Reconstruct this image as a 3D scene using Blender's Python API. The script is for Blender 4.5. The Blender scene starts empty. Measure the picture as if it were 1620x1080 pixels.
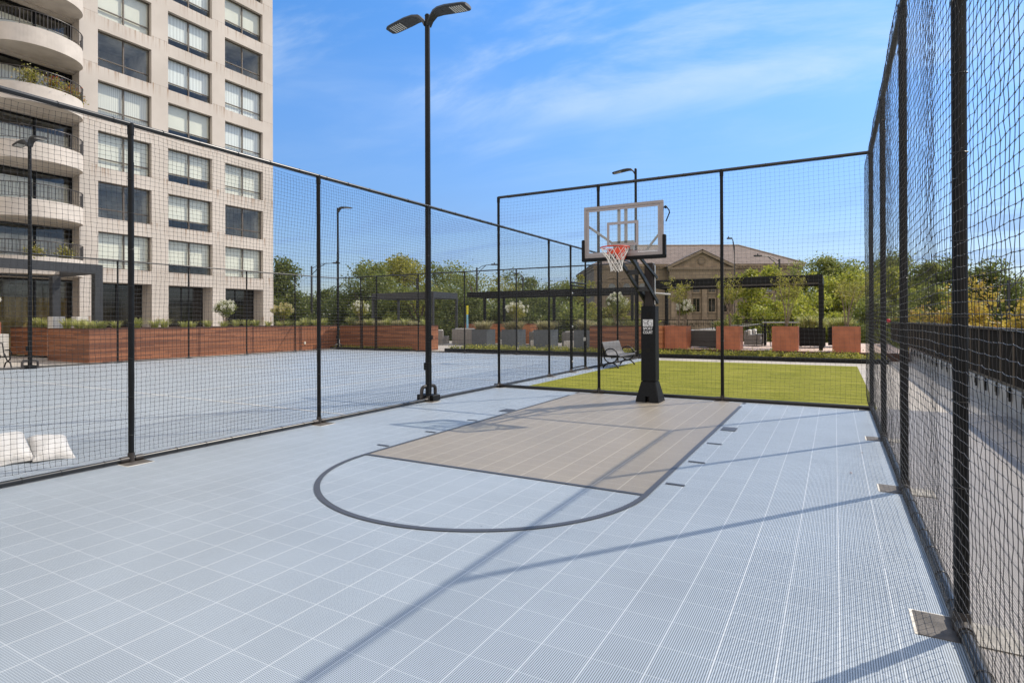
import bpy, math, random
import numpy as np
from mathutils import Vector, Matrix
random.seed(7); RNG = np.random.default_rng(11)
S = bpy.context.scene
COL = S.collection
R = math.radians

# ------------------------------------------------------------------ camera
cam_d = bpy.data.cameras.new('camera'); cam = bpy.data.objects.new('camera', cam_d); COL.objects.link(cam)
yaw, pitch, roll = R(29.113), R(0.133), R(-0.199)
fw = Vector((-math.sin(yaw)*math.cos(pitch), math.cos(yaw)*math.cos(pitch), math.sin(pitch)))
r0 = Vector((math.cos(yaw), math.sin(yaw), 0)); u0 = r0.cross(fw)
rr = r0*math.cos(roll)+u0*math.sin(roll); uu = -r0*math.sin(roll)+u0*math.cos(roll)
M = Matrix((rr, uu, -fw)).transposed().to_4x4(); M.translation = Vector((5.297, -5.619, 1.75))
cam.matrix_world = M
cam_d.lens = 20.371; cam_d.sensor_width = 36; cam_d.shift_y = -0.02275; cam_d.clip_end = 3000; cam_d.clip_start = 0.05
S.camera = cam
S.view_settings.view_transform = 'Standard'; S.view_settings.look = 'None'
S.view_settings.exposure = 0.5; S.view_settings.gamma = 1

# ------------------------------------------------------------------ light
SUN_AZ, SUN_EL = math.atan2(0.591, 0.806), R(45.5)
sd = bpy.data.lights.new('sun', 'SUN'); sd.energy = 3.35; sd.angle = R(0.53); sd.color = (1, 0.90, 0.76)
sun = bpy.data.objects.new('sun', sd); COL.objects.link(sun)
sdir = Vector((math.sin(SUN_AZ)*math.cos(SUN_EL), math.cos(SUN_AZ)*math.cos(SUN_EL), math.sin(SUN_EL)))
sun.rotation_euler = sdir.to_track_quat('Z', 'Y').to_euler(); sun.location = sdir*60
W = bpy.data.worlds.new('World'); S.world = W; W.use_nodes = True
nt = W.node_tree; N = nt.nodes; L = nt.links; N.clear()
def nd(t, **k):
    n = N.new(t)
    for a, b in k.items(): setattr(n, a, b)
    return n
sky = nd('ShaderNodeTexSky', sky_type='NISHITA', sun_disc=False, sun_elevation=SUN_EL, sun_rotation=SUN_AZ, air_density=1.0, dust_density=0.25, ozone_density=3.0)
tc = nd('ShaderNodeTexCoord'); sep = nd('ShaderNodeSeparateXYZ'); L.new(tc.outputs['Generated'], sep.inputs[0])
def mth(op, a, b=None, c=None):
    n = nd('ShaderNodeMath', operation=op)
    for i, v in enumerate((a, b, c)):
        if v is None: continue
        if isinstance(v, (int, float)): n.inputs[i].default_value = v
        else: L.new(v, n.inputs[i])
    return n.outputs[0]
zz = mth('ADD', mth('MAXIMUM', sep.outputs[2], 0.0), 0.12)
px, py = mth('DIVIDE', sep.outputs[0], zz), mth('DIVIDE', sep.outputs[1], zz)
cmb = nd('ShaderNodeCombineXYZ'); L.new(px, cmb.inputs[0]); L.new(py, cmb.inputs[1])
def noise(scale, detail, dist, loc, scl, rot=0, rough=.55):
    mp = nd('ShaderNodeMapping'); mp.inputs['Location'].default_value = loc; mp.inputs['Scale'].default_value = scl; mp.inputs['Rotation'].default_value = (0, 0, rot)
    L.new(cmb.outputs[0], mp.inputs[0])
    n = nd('ShaderNodeTexNoise'); n.inputs['Scale'].default_value = scale; n.inputs['Detail'].default_value = detail
    n.inputs['Distortion'].default_value = dist; n.inputs['Roughness'].default_value = rough; L.new(mp.outputs[0], n.inputs['Vector']); return n.outputs[0]
def ramp(v, a, b):
    n = nd('ShaderNodeMapRange', interpolation_type='SMOOTHSTEP'); L.new(v, n.inputs[0]); n.inputs[1].default_value = a; n.inputs[2].default_value = b; return n.outputs[0]
c1 = ramp(noise(1.1, 9, 0.9, (6.6, -3.4, 0), (0.6, 1.5, 1), R(10), .6), .44, .74)
c2 = ramp(noise(.8, 3, 0.3, (1.3, 8.4, 0), (1, 1.2, 1)), .30, .60)
c3 = ramp(noise(.75, 6, 1.3, (8.1, 3.4, 0), (.5, 1.1, 1), R(-35)), .42, .72)
cl = mth('MULTIPLY', mth('MINIMUM', mth('ADD', mth('MULTIPLY', mth('MULTIPLY', c1, c2), .5), mth('MULTIPLY', c3, .34)), 0.6), ramp(sep.outputs[2], .20, .36))
hz = nd('ShaderNodeHueSaturation'); hz.inputs['Saturation'].default_value = 1.2; hz.inputs['Value'].default_value = 1.25; L.new(sky.outputs[0], hz.inputs['Color'])
gr = nd('ShaderNodeValToRGB'); L.new(sep.outputs[2], gr.inputs[0]); ge = gr.color_ramp.elements
ge[0].position = 0.0; ge[0].color = (.47, .48, .58, 1); ge[1].position = .80; ge[1].color = (2.9, 2.3, 1.75, 1); gq = ge.new(.12); gq.color = (.74, .70, .78, 1); gq = ge.new(.33); gq.color = (1.04, 1.06, 1.15, 1); gq = ge.new(.52); gq.color = (.98, 1.22, 1.36, 1)  # top stop: unseen zenith brightened and warmed, added as fill light
gm = nd('ShaderNodeMix', data_type='RGBA', blend_type='MULTIPLY'); gm.inputs[0].default_value = 1; L.new(hz.outputs[0], gm.inputs[6]); L.new(gr.outputs[0], gm.inputs[7])
mx = nd('ShaderNodeMix', data_type='RGBA'); L.new(cl, mx.inputs[0]); L.new(gm.outputs[2], mx.inputs[6]); mx.inputs[7].default_value = (5.6, 6.6, 7.6, 1)
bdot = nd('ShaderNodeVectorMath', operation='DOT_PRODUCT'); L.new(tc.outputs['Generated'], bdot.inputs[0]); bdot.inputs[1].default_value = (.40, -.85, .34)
back = mth('MULTIPLY', ramp(bdot.outputs['Value'], .05, .75), .85)      # unseen white brightening behind the viewer, added to the sky as fill light
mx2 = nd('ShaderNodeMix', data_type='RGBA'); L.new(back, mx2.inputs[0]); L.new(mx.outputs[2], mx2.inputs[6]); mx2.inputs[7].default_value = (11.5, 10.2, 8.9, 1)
lo = mth('MULTIPLY', mth('MULTIPLY', ramp(noise(2.2, 5, .6, (3.3, 1.7, 0), (.35, .9, 1), R(30)), .48, .66), mth('MULTIPLY', ramp(sep.outputs[2], .03, .08), ramp(sep.outputs[2], .24, .12))), .42)
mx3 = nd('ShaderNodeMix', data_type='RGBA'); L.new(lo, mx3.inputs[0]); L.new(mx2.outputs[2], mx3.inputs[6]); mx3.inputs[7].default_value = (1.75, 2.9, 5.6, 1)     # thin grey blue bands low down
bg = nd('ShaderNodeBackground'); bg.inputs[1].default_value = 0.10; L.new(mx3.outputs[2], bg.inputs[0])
wo = nd('ShaderNodeOutputWorld'); L.new(bg.outputs[0], wo.inputs[0])

# ------------------------------------------------------------------ materials
class NT:
    def __init__(s, name):
        s.m = bpy.data.materials.new(name); s.m.use_nodes = True; s.t = s.m.node_tree; s.t.nodes.clear()
        s.o = s.n('ShaderNodeOutputMaterial'); s.p = s.n('ShaderNodeBsdfPrincipled'); s.l(s.p.outputs[0], s.o.inputs[0])
    def n(s, t, **k):
        x = s.t.nodes.new(t)
        for a, b in k.items(): setattr(x, a, b)
        return x
    def l(s, a, b): s.t.links.new(a, b)
    def m_(s, op, a, b=None, c=None):
        x = s.n('ShaderNodeMath', operation=op)
        for i, v in enumerate((a, b, c)):
            if v is None: continue
            if isinstance(v, (int, float)): x.inputs[i].default_value = v
            else: s.l(v, x.inputs[i])
        return x.outputs[0]
    def mr(s, v, a, b, c=0., d=1., smooth=True):
        x = s.n('ShaderNodeMapRange', interpolation_type='SMOOTHSTEP' if smooth else 'LINEAR'); s.l(v, x.inputs[0])
        for i, q in enumerate((a, b, c, d)): x.inputs[i+1].default_value = q
        return x.outputs[0]
    def co(s, kind='Object'):
        if not hasattr(s, 'tc'): s.tc = s.n('ShaderNodeTexCoord')
        return s.tc.outputs[kind]
    def noise(s, scale, detail=4, scl=(1, 1, 1), rough=.55, vec=None):
        mp = s.n('ShaderNodeMapping'); mp.inputs['Scale'].default_value = scl; s.l(vec or s.co(), mp.inputs[0])
        x = s.n('ShaderNodeTexNoise'); x.inputs['Scale'].default_value = scale; x.inputs['Detail'].default_value = detail; x.inputs['Roughness'].default_value = rough
        s.l(mp.outputs[0], x.inputs['Vector']); return x.outputs[0]
    def mix(s, f, a, b, mode='MIX'):
        x = s.n('ShaderNodeMix', data_type='RGBA', blend_type=mode)
        for i, v in ((0, f), (6, a), (7, b)):
            if isinstance(v, (int, float)): x.inputs[i].default_value = v
            elif isinstance(v, tuple): x.inputs[i].default_value = (*v, 1)
            else: s.l(v, x.inputs[i])
        return x.outputs[2]
    def bump(s, h, st=.3, d=.01):
        x = s.n('ShaderNodeBump'); x.inputs['Strength'].default_value = st; x.inputs['Distance'].default_value = d; s.l(h, x.inputs['Height']); s.l(x.outputs[0], s.p.inputs['Normal'])
    def col(s, c):
        if isinstance(c, tuple): s.p.inputs['Base Color'].default_value = (*c, 1)
        else: s.l(c, s.p.inputs['Base Color'])
        return s
    def set(s, **k):
        for a, b in k.items(): s.p.inputs[a.replace('_', ' ')].default_value = b
        return s
def simple(name, c, rough=.6, metal=0., var=.12, scale=6, bump=0., spec=.5, scl=(1, 1, 1)):
    t = NT(name); n = t.noise(scale, 5, scl)
    f = t.mr(n, .3, .7)
    t.col(t.mix(f, tuple(x*(1-var) for x in c), tuple(min(1, x*(1+var)) for x in c)))
    t.set(Roughness=rough, Metallic=metal); t.p.inputs['Specular IOR Level'].default_value = spec
    if bump: t.bump(t.noise(scale*8, 4, scl), bump)
    return t.m
MAT = {}
TP = 0.2795     # tile module of the sport floor
def tile_mat(name, c, hole=.42, seam=(1.22, 1.2, 1.16), seamf=.55, rough=.42):
    t = NT(name); sp = t.n('ShaderNodeSeparateXYZ'); t.l(t.co(), sp.inputs[0])
    X = t.m_('ADD', sp.outputs[0], 100*TP-3.9165+14*TP-.0); Y = t.m_('ADD', sp.outputs[1], 100*TP+.03)
    def fr(v, p): return t.m_('ABSOLUTE', t.m_('SUBTRACT', t.m_('FRACT', t.m_('DIVIDE', v, p)), .5))
    h = TP/24
    hx = t.mr(fr(X, h), .22, .30, 1, 0); hy = t.mr(fr(Y, h), .36, .46, 1, 0)
    holes = t.m_('MULTIPLY', hx, hy)
    sx = t.mr(fr(X, TP), .5-.005/TP, .5-.003/TP); sy = t.mr(fr(Y, TP), .5-.0045/TP, .5-.0025/TP)
    seamm = t.m_('MAXIMUM', sx, t.m_('MULTIPLY', sy, .5))
    cell = t.n('ShaderNodeCombineXYZ'); t.l(t.m_('FLOOR', t.m_('DIVIDE', X, TP)), cell.inputs[0]); t.l(t.m_('FLOOR', t.m_('DIVIDE', Y, TP)), cell.inputs[1])
    wn = t.n('ShaderNodeTexWhiteNoise', noise_dimensions='2D'); t.l(cell.outputs[0], wn.inputs['Vector'])
    n = t.noise(.7, 5); v = t.m_('ADD', t.m_('MULTIPLY', wn.outputs[0], .05), t.mr(n, .3, .7, .92, 1.04))
    n2 = t.m_('MULTIPLY', t.mr(t.noise(3.5, 6, rough=.7), .60, .8, 1, .86), t.mr(t.noise(1.1, 8, (3, .6, 1), .8), .60, .72, 1, .93))
    v = t.m_('MULTIPLY', v, n2)
    vo = t.n('ShaderNodeTexVoronoi'); vo.inputs['Scale'].default_value = 2.6; t.l(t.co(), vo.inputs['Vector'])      # crumbs of dirt, scuffs
    sc = t.m_('MULTIPLY', t.mr(vo.outputs['Distance'], .012, .03, 1, 0), t.mr(t.noise(.9, 2), .5, .6))
    scuff = t.mr(t.noise(1.7, 7, (1, 5, 1), .85), .66, .74); scuff2 = t.mr(t.noise(1.3, 7, (6, 1, 1), .85), .68, .76)
    v = t.m_('MULTIPLY', v, t.m_('SUBTRACT', 1., t.m_('MAXIMUM', t.m_('MULTIPLY', sc, .6), t.m_('MULTIPLY', t.m_('MAXIMUM', scuff, scuff2), .10))))
    base = t.mix(1., c, t.n('ShaderNodeCombineColor').outputs[0], 'MULTIPLY') if 0 else None
    cc = t.n('ShaderNodeCombineXYZ'); [t.l(v, cc.inputs[i]) for i in range(3)]
    base = t.mix(1., c, cc.outputs[0], 'MULTIPLY')
    hc = tuple(x*hole for x in c)
    base = t.mix(t.m_('MULTIPLY', holes, .95), base, hc)
    base = t.mix(t.m_('MULTIPLY', seamm, seamf), base, tuple(min(.9, a*b) for a, b in zip(c, seam)))
    t.col(base).set(Roughness=rough)
    t.bump(t.m_('SUBTRACT', 0., holes), .25, .002)
    return t.m
MAT['blue_tile'] = tile_mat('blue_tile', (.392, .450, .508), hole=.16, seam=(1.65, 1.52, 1.4), seamf=.55)
MAT['tan_tile'] = tile_mat('tan_tile', (.320, .280, .222), hole=.42, seam=(1.75, 1.8, 1.85), seamf=.75)
MAT['grey_tile'] = tile_mat('grey_tile', (.27, .245, .222), hole=.18, seam=(1.2, 1.2, 1.2), rough=.5)
MAT['line_tile'] = tile_mat('line_tile', (.07, .072, .08), hole=.5, seam=(1.5, 1.5, 1.5), seamf=.2)
MAT['white_line'] = simple('white_line', (.62, .6, .56), .5)
MAT['window_frame'] = simple('window_frame', (.10, .082, .065), .5, 0, .1, 6)
MAT['black_metal'] = simple('black_metal', (.0050, .0058, .0068), .45, 0, .3, 9, spec=.2)
MAT['dark_grey_metal'] = simple('dark_grey_metal', (.032, .034, .037), .5, 0, .15, 5)
MAT['screen_metal'] = simple('screen_metal', (.007, .0065, .006), .7, spec=.3)
MAT['bronze_metal'] = simple('bronze_metal', (.035, .03, .027), .45, 0, .2, 5)
MAT['net_cord'] = simple('net_cord', (.022, .021, .02), .45, 0, .1, 20)
MAT['steel'] = simple('steel', (.42, .41, .39), .4, .7, .1, 8)
MAT['plate'] = simple('plate', (.085, .075, .066), .7, 0, .35, 14, .3)
MAT['footing'] = simple('footing', (.30, .285, .26), .85, 0, .3, 9, .4)
MAT['rail_metal'] = simple('rail_metal', (.0075, .0085, .0095), .33, 0, .3, 9, spec=.6)
MAT['white_cut'] = simple('white_cut', (.66, .62, .54), .8, 0, .2, 20)
MAT['concrete'] = simple('concrete', (.37, .34, .305), .85, 0, .09, 2, .2)
MAT['pale_wall'] = simple('pale_wall', (.46, .44, .40), .8, 0, .12, 3, .1)
MAT['soil'] = simple('soil', (.06, .045, .03), .95, 0, .3, 8, .6)
MAT['asphalt'] = simple('asphalt', (.055, .055, .055), .9, 0, .2, 3, .3)
MAT['corten'] = simple('corten', (.07, .03, .02), .75, 0, .3, 4)
def turf_mat():
    t = NT('turf'); a = t.noise(34, 5, (1, .6, 1), .75); b = t.noise(1.3, 6, (.5, 3.5, 1), .7); c = t.noise(9, 6, (.35, 2.6, 1), .8)
    col = t.mix(t.mr(a, .35, .65), (.085, .098, .012), (.195, .198, .030))
    col = t.mix(t.m_('MULTIPLY', t.mr(b, .42, .66), .75), col, (.29, .275, .05))
    col = t.mix(t.m_('MULTIPLY', t.mr(c, .54, .68), .7), col, (.40, .37, .13))  # pale streaks: bright specular patches put into the turf colour
    t.col(col).set(Roughness=1.); t.p.inputs['Specular IOR Level'].default_value = .05; t.bump(a, .6, .02); return t.m
MAT['turf'] = turf_mat()
def wood_mat(name, dark, light, h=.095):
    t = NT(name); sp = t.n('ShaderNodeSeparateXYZ'); t.l(t.co(), sp.inputs[0])
    row = t.m_('DIVIDE', sp.outputs[2], h); fr = t.m_('FRACT', row)
    cell = t.n('ShaderNodeCombineXYZ'); t.l(t.m_('FLOOR', row), cell.inputs[0])
    seg = t.m_('FLOOR', t.m_('ADD', t.m_('DIVIDE', t.m_('ADD', sp.outputs[0], sp.outputs[1]), 2.3), t.m_('MULTIPLY', t.m_('FLOOR', row), .37))); t.l(seg, cell.inputs[1])
    wn = t.n('ShaderNodeTexWhiteNoise', noise_dimensions='2D'); t.l(cell.outputs[0], wn.inputs['Vector'])
    g = t.noise(3, 6, (1, 1, 18), .65)
    f = t.m_('ADD', t.m_('MULTIPLY', wn.outputs[0], .6), t.m_('MULTIPLY', g, .5))
    c = t.mix(t.mr(f, .15, .95), dark, light)
    gap = t.mr(t.m_('ABSOLUTE', t.m_('SUBTRACT', fr, .5)), .455, .485)
    t.col(t.mix(gap, c, tuple(x*.15 for x in dark))).set(Roughness=.55); t.bump(t.m_('SUBTRACT', g, gap), .35, .01); return t.m
MAT['ipe'] = wood_mat('ipe', (.135, .047, .022), (.34, .135, .062), .055)
MAT['ipe_light'] = wood_mat('ipe_light', (.26, .085, .03), (.52, .20, .075))
MAT['copper'] = simple('copper', (.36, .125, .066), .42, .25, .16, 2.5, .04)
def deck_mat():
    t = NT('deck_boards'); sp = t.n('ShaderNodeSeparateXYZ'); t.l(t.co(), sp.inputs[0])
    row = t.m_('DIVIDE', sp.outputs[0], .6); r2 = t.m_('DIVIDE', sp.outputs[1], .6)
    e = t.m_('MAXIMUM', t.mr(t.m_('ABSOLUTE', t.m_('SUBTRACT', t.m_('FRACT', row), .5)), .485, .5), t.mr(t.m_('ABSOLUTE', t.m_('SUBTRACT', t.m_('FRACT', r2), .5)), .485, .5))
    t.col(t.mix(e, t.mix(t.noise(2, 5), (.50, .37, .30), (.60, .47, .39)), (.25, .18, .15))).set(Roughness=.8); return t.m
MAT['deck'] = deck_mat()
def facade_mat():
    t = NT('precast'); sp = t.n('ShaderNodeSeparateXYZ'); t.l(t.co(), sp.inputs[0])
    z = t.m_('SUBTRACT', sp.outputs[2], 6.72); row = t.m_('DIVIDE', t.m_('ADD', z, 56.), 2.8); fr = t.m_('FRACT', row)     # 0 at a window head
    below = t.mr(fr, .26, .0, 0, 1, False)     # spandrel zone lies above the head (fr 0..0.27), streaks fade downward
    st = t.noise(1., 5, (7, 7, .16), .75); st2 = t.noise(.8, 2, (1, 1, .6))
    sfac = t.m_('MULTIPLY', t.mr(st, .50, .62), t.m_('MULTIPLY', t.mr(fr, .30, .02, 1, 0, False), t.mr(fr, .33, .30, 0, 1)))
    sfac = t.m_('MULTIPLY', t.m_('MULTIPLY', sfac, t.mr(st2, .32, .5)), 1.)
    base = t.mix(t.mr(t.noise(.35, 5), .3, .7), (.50, .455, .405), (.58, .53, .475))
    base = t.mix(t.mr(t.noise(30, 3), .4, .8, 0, .25), base, (.42, .37, .32))
    base = t.mix(sfac, base, (.30, .20, .13))
    jn = t.mr(t.m_('ABSOLUTE', t.m_('SUBTRACT', fr, .30)), .006, .002)
    base = t.mix(t.m_('MULTIPLY', jn, .5), base, (.2, .17, .15))
    t.col(base).set(Roughness=.88); t.bump(t.noise(60, 3), .15, .005); return t.m
MAT['precast'] = facade_mat()
MAT['balcony_concrete'] = simple('balcony_concrete', (.56, .51, .455), .85, 0, .09, 1.5, .08)
def stone_mat(name, a, b, rowh=.6):
    t = NT(name); br = t.n('ShaderNodeTexBrick'); mp = t.n('ShaderNodeMapping'); mp.inputs['Rotation'].default_value = (R(90), 0, 0); t.l(t.co(), mp.inputs[0]); t.l(mp.outputs[0], br.inputs['Vector'])
    br.inputs['Color1'].default_value = (*a, 1); br.inputs['Color2'].default_value = (*b, 1); br.inputs['Mortar'].default_value = (*[x*.5 for x in a], 1)
    br.inputs['Scale'].default_value = 1; br.inputs['Mortar Size'].default_value = .03; br.inputs['Brick Width'].default_value = 1.3; br.inputs['Row Height'].default_value = rowh
    n = t.mr(t.noise(.25, 6, rough=.7), .3, .7); t.col(t.mix(t.m_('MULTIPLY', n, .5), br.outputs[0], tuple(x*.6 for x in a))).set(Roughness=.9); return t.m
MAT['limestone'] = stone_mat('limestone', (.27, .215, .155), (.21, .165, .12))
MAT['limestone_trim'] = simple('limestone_trim', (.25, .195, .14), .9, 0, .25, .8)
def rooftile():
    t = NT('clay_tiles'); sp = t.n('ShaderNodeSeparateXYZ'); t.l(t.co(), sp.inputs[0])
    a = t.m_('FRACT', t.m_('DIVIDE', sp.outputs[2], .32)); b = t.m_('FRACT', t.m_('DIVIDE', sp.outputs[0], .55))
    n = t.noise(1.2, 5); c = t.mix(t.mr(n, .3, .7), (.115, .085, .068), (.185, .14, .115))
    c = t.mix(t.m_('MULTIPLY', t.mr(a, .0, .35, 1, 0), .55), c, (.06, .04, .035)); c = t.mix(t.m_('MULTIPLY', t.mr(t.m_('ABSOLUTE', t.m_('SUBTRACT', b, .5)), .3, .5), .5), c, (.08, .055, .045))
    t.col(c).set(Roughness=.85); return t.m
MAT['clay_tiles'] = rooftile()
def leaf_mat(name, cols, trans=.45, rough=.55):
    t = NT(name); g = t.n('ShaderNodeNewGeometry'); cr = t.n('ShaderNodeValToRGB'); t.l(g.outputs['Random Per Island'], cr.inputs[0])
    e = cr.color_ramp.elements; e[0].color = (*cols[0], 1); e[-1].color = (*cols[-1], 1)
    for i, c in enumerate(cols[1:-1]): x = e.new((i+1)/(len(cols)-1)); x.color = (*c, 1)
    n = t.noise(.55, 3); c = t.mix(t.mr(n, .3, .7, 0, .35), cr.outputs[0], tuple(x*.62 for x in cols[0]))
    t.col(c).set(Roughness=rough); tr = t.n('ShaderNodeBsdfTranslucent'); t.l(c, tr.inputs[0]); ms = t.n('ShaderNodeMixShader'); ms.inputs[0].default_value = trans
    t.l(t.p.outputs[0], ms.inputs[1]); t.l(tr.outputs[0], ms.inputs[2]); t.l(ms.outputs[0], t.o.inputs[0]); return t.m
MAT['leaf_dark'] = leaf_mat('leaf_dark', [(.085, .12, .03), (.15, .185, .04), (.25, .27, .08)])
MAT['leaf_mid'] = leaf_mat('leaf_mid', [(.14, .18, .035), (.235, .27, .055), (.38, .39, .11)])
MAT['leaf_yellow'] = leaf_mat('leaf_yellow', [(.20, .215, .035), (.32, .31, .05), (.46, .42, .10)])
MAT['leaf_bright'] = leaf_mat('leaf_bright', [(.22, .27, .03), (.36, .38, .045), (.54, .52, .10)], .45)
MAT['leaf_autumn'] = leaf_mat('leaf_autumn', [(.28, .20, .03), (.48, .36, .05), (.58, .47, .10), (.34, .18, .06)])
MAT['grass_blade'] = leaf_mat('grass_blade', [(.26, .29, .06), (.42, .44, .13), (.60, .56, .28)])
MAT['grass_pale'] = leaf_mat('grass_pale', [(.25, .25, .10), (.42, .38, .20), (.55, .48, .30)])
MAT['petal'] = leaf_mat('petal', [(.78, .78, .58), (.86, .85, .74), (.88, .88, .82)], .25)
MAT['petal_yellow'] = leaf_mat('petal_yellow', [(.60, .56, .22), (.70, .68, .38), (.66, .45, .22)], .25)
MAT['petal_red'] = leaf_mat('petal_red', [(.45, .06, .04), (.5, .12, .10), (.55, .35, .08)], .25)
MAT['ground_leaf'] = leaf_mat('ground_leaf', [(.12, .15, .03), (.32, .34, .06), (.62, .55, .10)])
MAT['bark'] = simple('bark', (.10, .075, .055), .9, 0, .3, 5, .5)
MAT['twig'] = simple('twig', (.22, .17, .13), .85, 0, .3, 8)
def glass_mat(name, tint=(.9, .95, .95), base=.08, alpha=.75):
    t = NT(name); gm = t.n('ShaderNodeNewGeometry'); dt = t.n('ShaderNodeVectorMath', operation='DOT_PRODUCT'); t.l(gm.outputs['Incoming'], dt.inputs[0]); t.l(gm.outputs['Normal'], dt.inputs[1])
    frs = t.m_('ADD', .04, t.m_('MULTIPLY', .96, t.m_('POWER', t.m_('SUBTRACT', 1., t.m_('ABSOLUTE', dt.outputs['Value'])), 5.)))
    tr = t.n('ShaderNodeBsdfTransparent'); tr.inputs[0].default_value = (*tint, 1); gl = t.n('ShaderNodeBsdfGlossy'); gl.inputs['Roughness'].default_value = .03
    f = t.m_('MINIMUM', t.m_('ADD', frs, base), 1.)
    ms = t.n('ShaderNodeMixShader'); t.l(f, ms.inputs[0]); t.l(tr.outputs[0], ms.inputs[1]); t.l(gl.outputs[0], ms.inputs[2]); t.l(ms.outputs[0], t.o.inputs[0]); return t.m
MAT['glass'] = glass_mat('glass', (.93, .96, .96), .0)
MAT['window_glass'] = glass_mat('window_glass', (.94, .97, .95), .03)
MAT['mirror_glass'] = simple('mirror_glass', (.10, .12, .13), .12, 0, .3, .6, spec=.8)
MAT['dark_glass'] = simple('dark_glass', (.012, .012, .012), .08, 0, .3, .6, spec=.7)
MAT['interior'] = simple('interior', (.50, .48, .44), .9, 0, .4, .9)
def curtain_mat(name, c, fq, amt):
    t = NT(name); sp = t.n('ShaderNodeSeparateXYZ'); t.l(t.co(), sp.inputs[0])
    s_ = t.m_('SINE', t.m_('ADD', t.m_('MULTIPLY', sp.outputs[1], fq), t.m_('MULTIPLY', t.noise(2, 3, (1, 1, .15)), 6.)))
    t.col(t.mix(t.mr(s_, -1, 1, 0, amt), c, tuple(x*.62 for x in c))).set(Roughness=.9); return t.m
MAT['curtain'] = curtain_mat('curtain', (.82, .83, .82), 30, .5)
MAT['blind'] = curtain_mat('blind', (.80, .78, .72), 62, .75)
MAT['roller_blind'] = simple('roller_blind', (.74, .72, .64), .9, 0, .04, 1)
MAT['gold_curtain'] = curtain_mat('gold_curtain', (.22, .15, .05), 18, .9)
MAT['orange'] = simple('orange', (.62, .055, .018), .42, 0, .08, 10)
MAT['net_white'] = simple('net_white', (.72, .70, .66), .7, 0, .1, 20)
MAT['silver'] = simple('silver', (.27, .25, .25), .42, .35, .08, 6)
MAT['target_white'] = simple('target_white', (.32, .30, .31), .6, 0, .04, 6)
MAT['pad'] = simple('pad', (.0065, .0078, .0095), .6, 0, .2, 30, .1, spec=.18)
MAT['pole_brown'] = simple('pole_brown', (.014, .009, .0075), .6, 0, .15, 8)
MAT['arm_green'] = simple('arm_green', (.007, .008, .008), .5, 0, .1, 8, spec=.3)
MAT['decal_white'] = simple('decal_white', (.74, .76, .78), .5, 0, .03, 8)
MAT['led'] = simple('led', (.75, .74, .70), .3, 0, .05, 8)
MAT['bench_mesh'] = simple('bench_mesh', (.085, .08, .075), .5, 0, .15, 30, .3)
def bag_mat():
    t = NT('bag'); a = t.noise(5, 6, (1, 1, 1), .7); b = t.noise(160, 2)
    cr = t.n('ShaderNodeTexVoronoi', feature='DISTANCE_TO_EDGE'); cr.inputs['Scale'].default_value = 7; t.l(t.co(), cr.inputs['Vector'])
    t.col(t.mix(t.mr(a, .45, .75, 0, .6), (.54, .525, .50), (.40, .375, .34))).set(Roughness=.8)
    t.bump(t.m_('ADD', t.m_('MULTIPLY', a, 1.), t.m_('MULTIPLY', t.mr(cr.outputs['Distance'], 0, .12), .15)), .55, .02); return t.m
MAT['bag'] = bag_mat()
MAT['planter_grey'] = simple('planter_grey', (.085, .10, .115), .6, 0, .1, 4)
MAT['wicker'] = simple('wicker', (.05, .05, .052), .7, 0, .35, 40, .5, scl=(1, 1, 3))
MAT['wicker_grey'] = simple('wicker_grey', (.22, .21, .20), .7, 0, .3, 40, .5, scl=(1, 1, 3))
MAT['cushion'] = simple('cushion', (.60, .58, .54), .85, 0, .05, 5)
MAT['terracotta'] = simple('terracotta', (.42, .17, .09), .8, 0, .1, 6)
MAT['sign_green'] = simple('sign_green', (.02, .20, .13), .5)
MAT['signal_black'] = simple('signal_black', (.015, .015, .015), .5)
MAT['yellow_paint'] = simple('yellow_paint', (.70, .62, .03), .5)
MAT['cyan_paint'] = simple('cyan_paint', (.25, .55, .70), .5)
MAT['red_paint'] = simple('red_paint', (.60, .02, .03), .4)
MAT['dry_leaf'] = simple('dry_leaf', (.24, .13, .08), .8)

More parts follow.
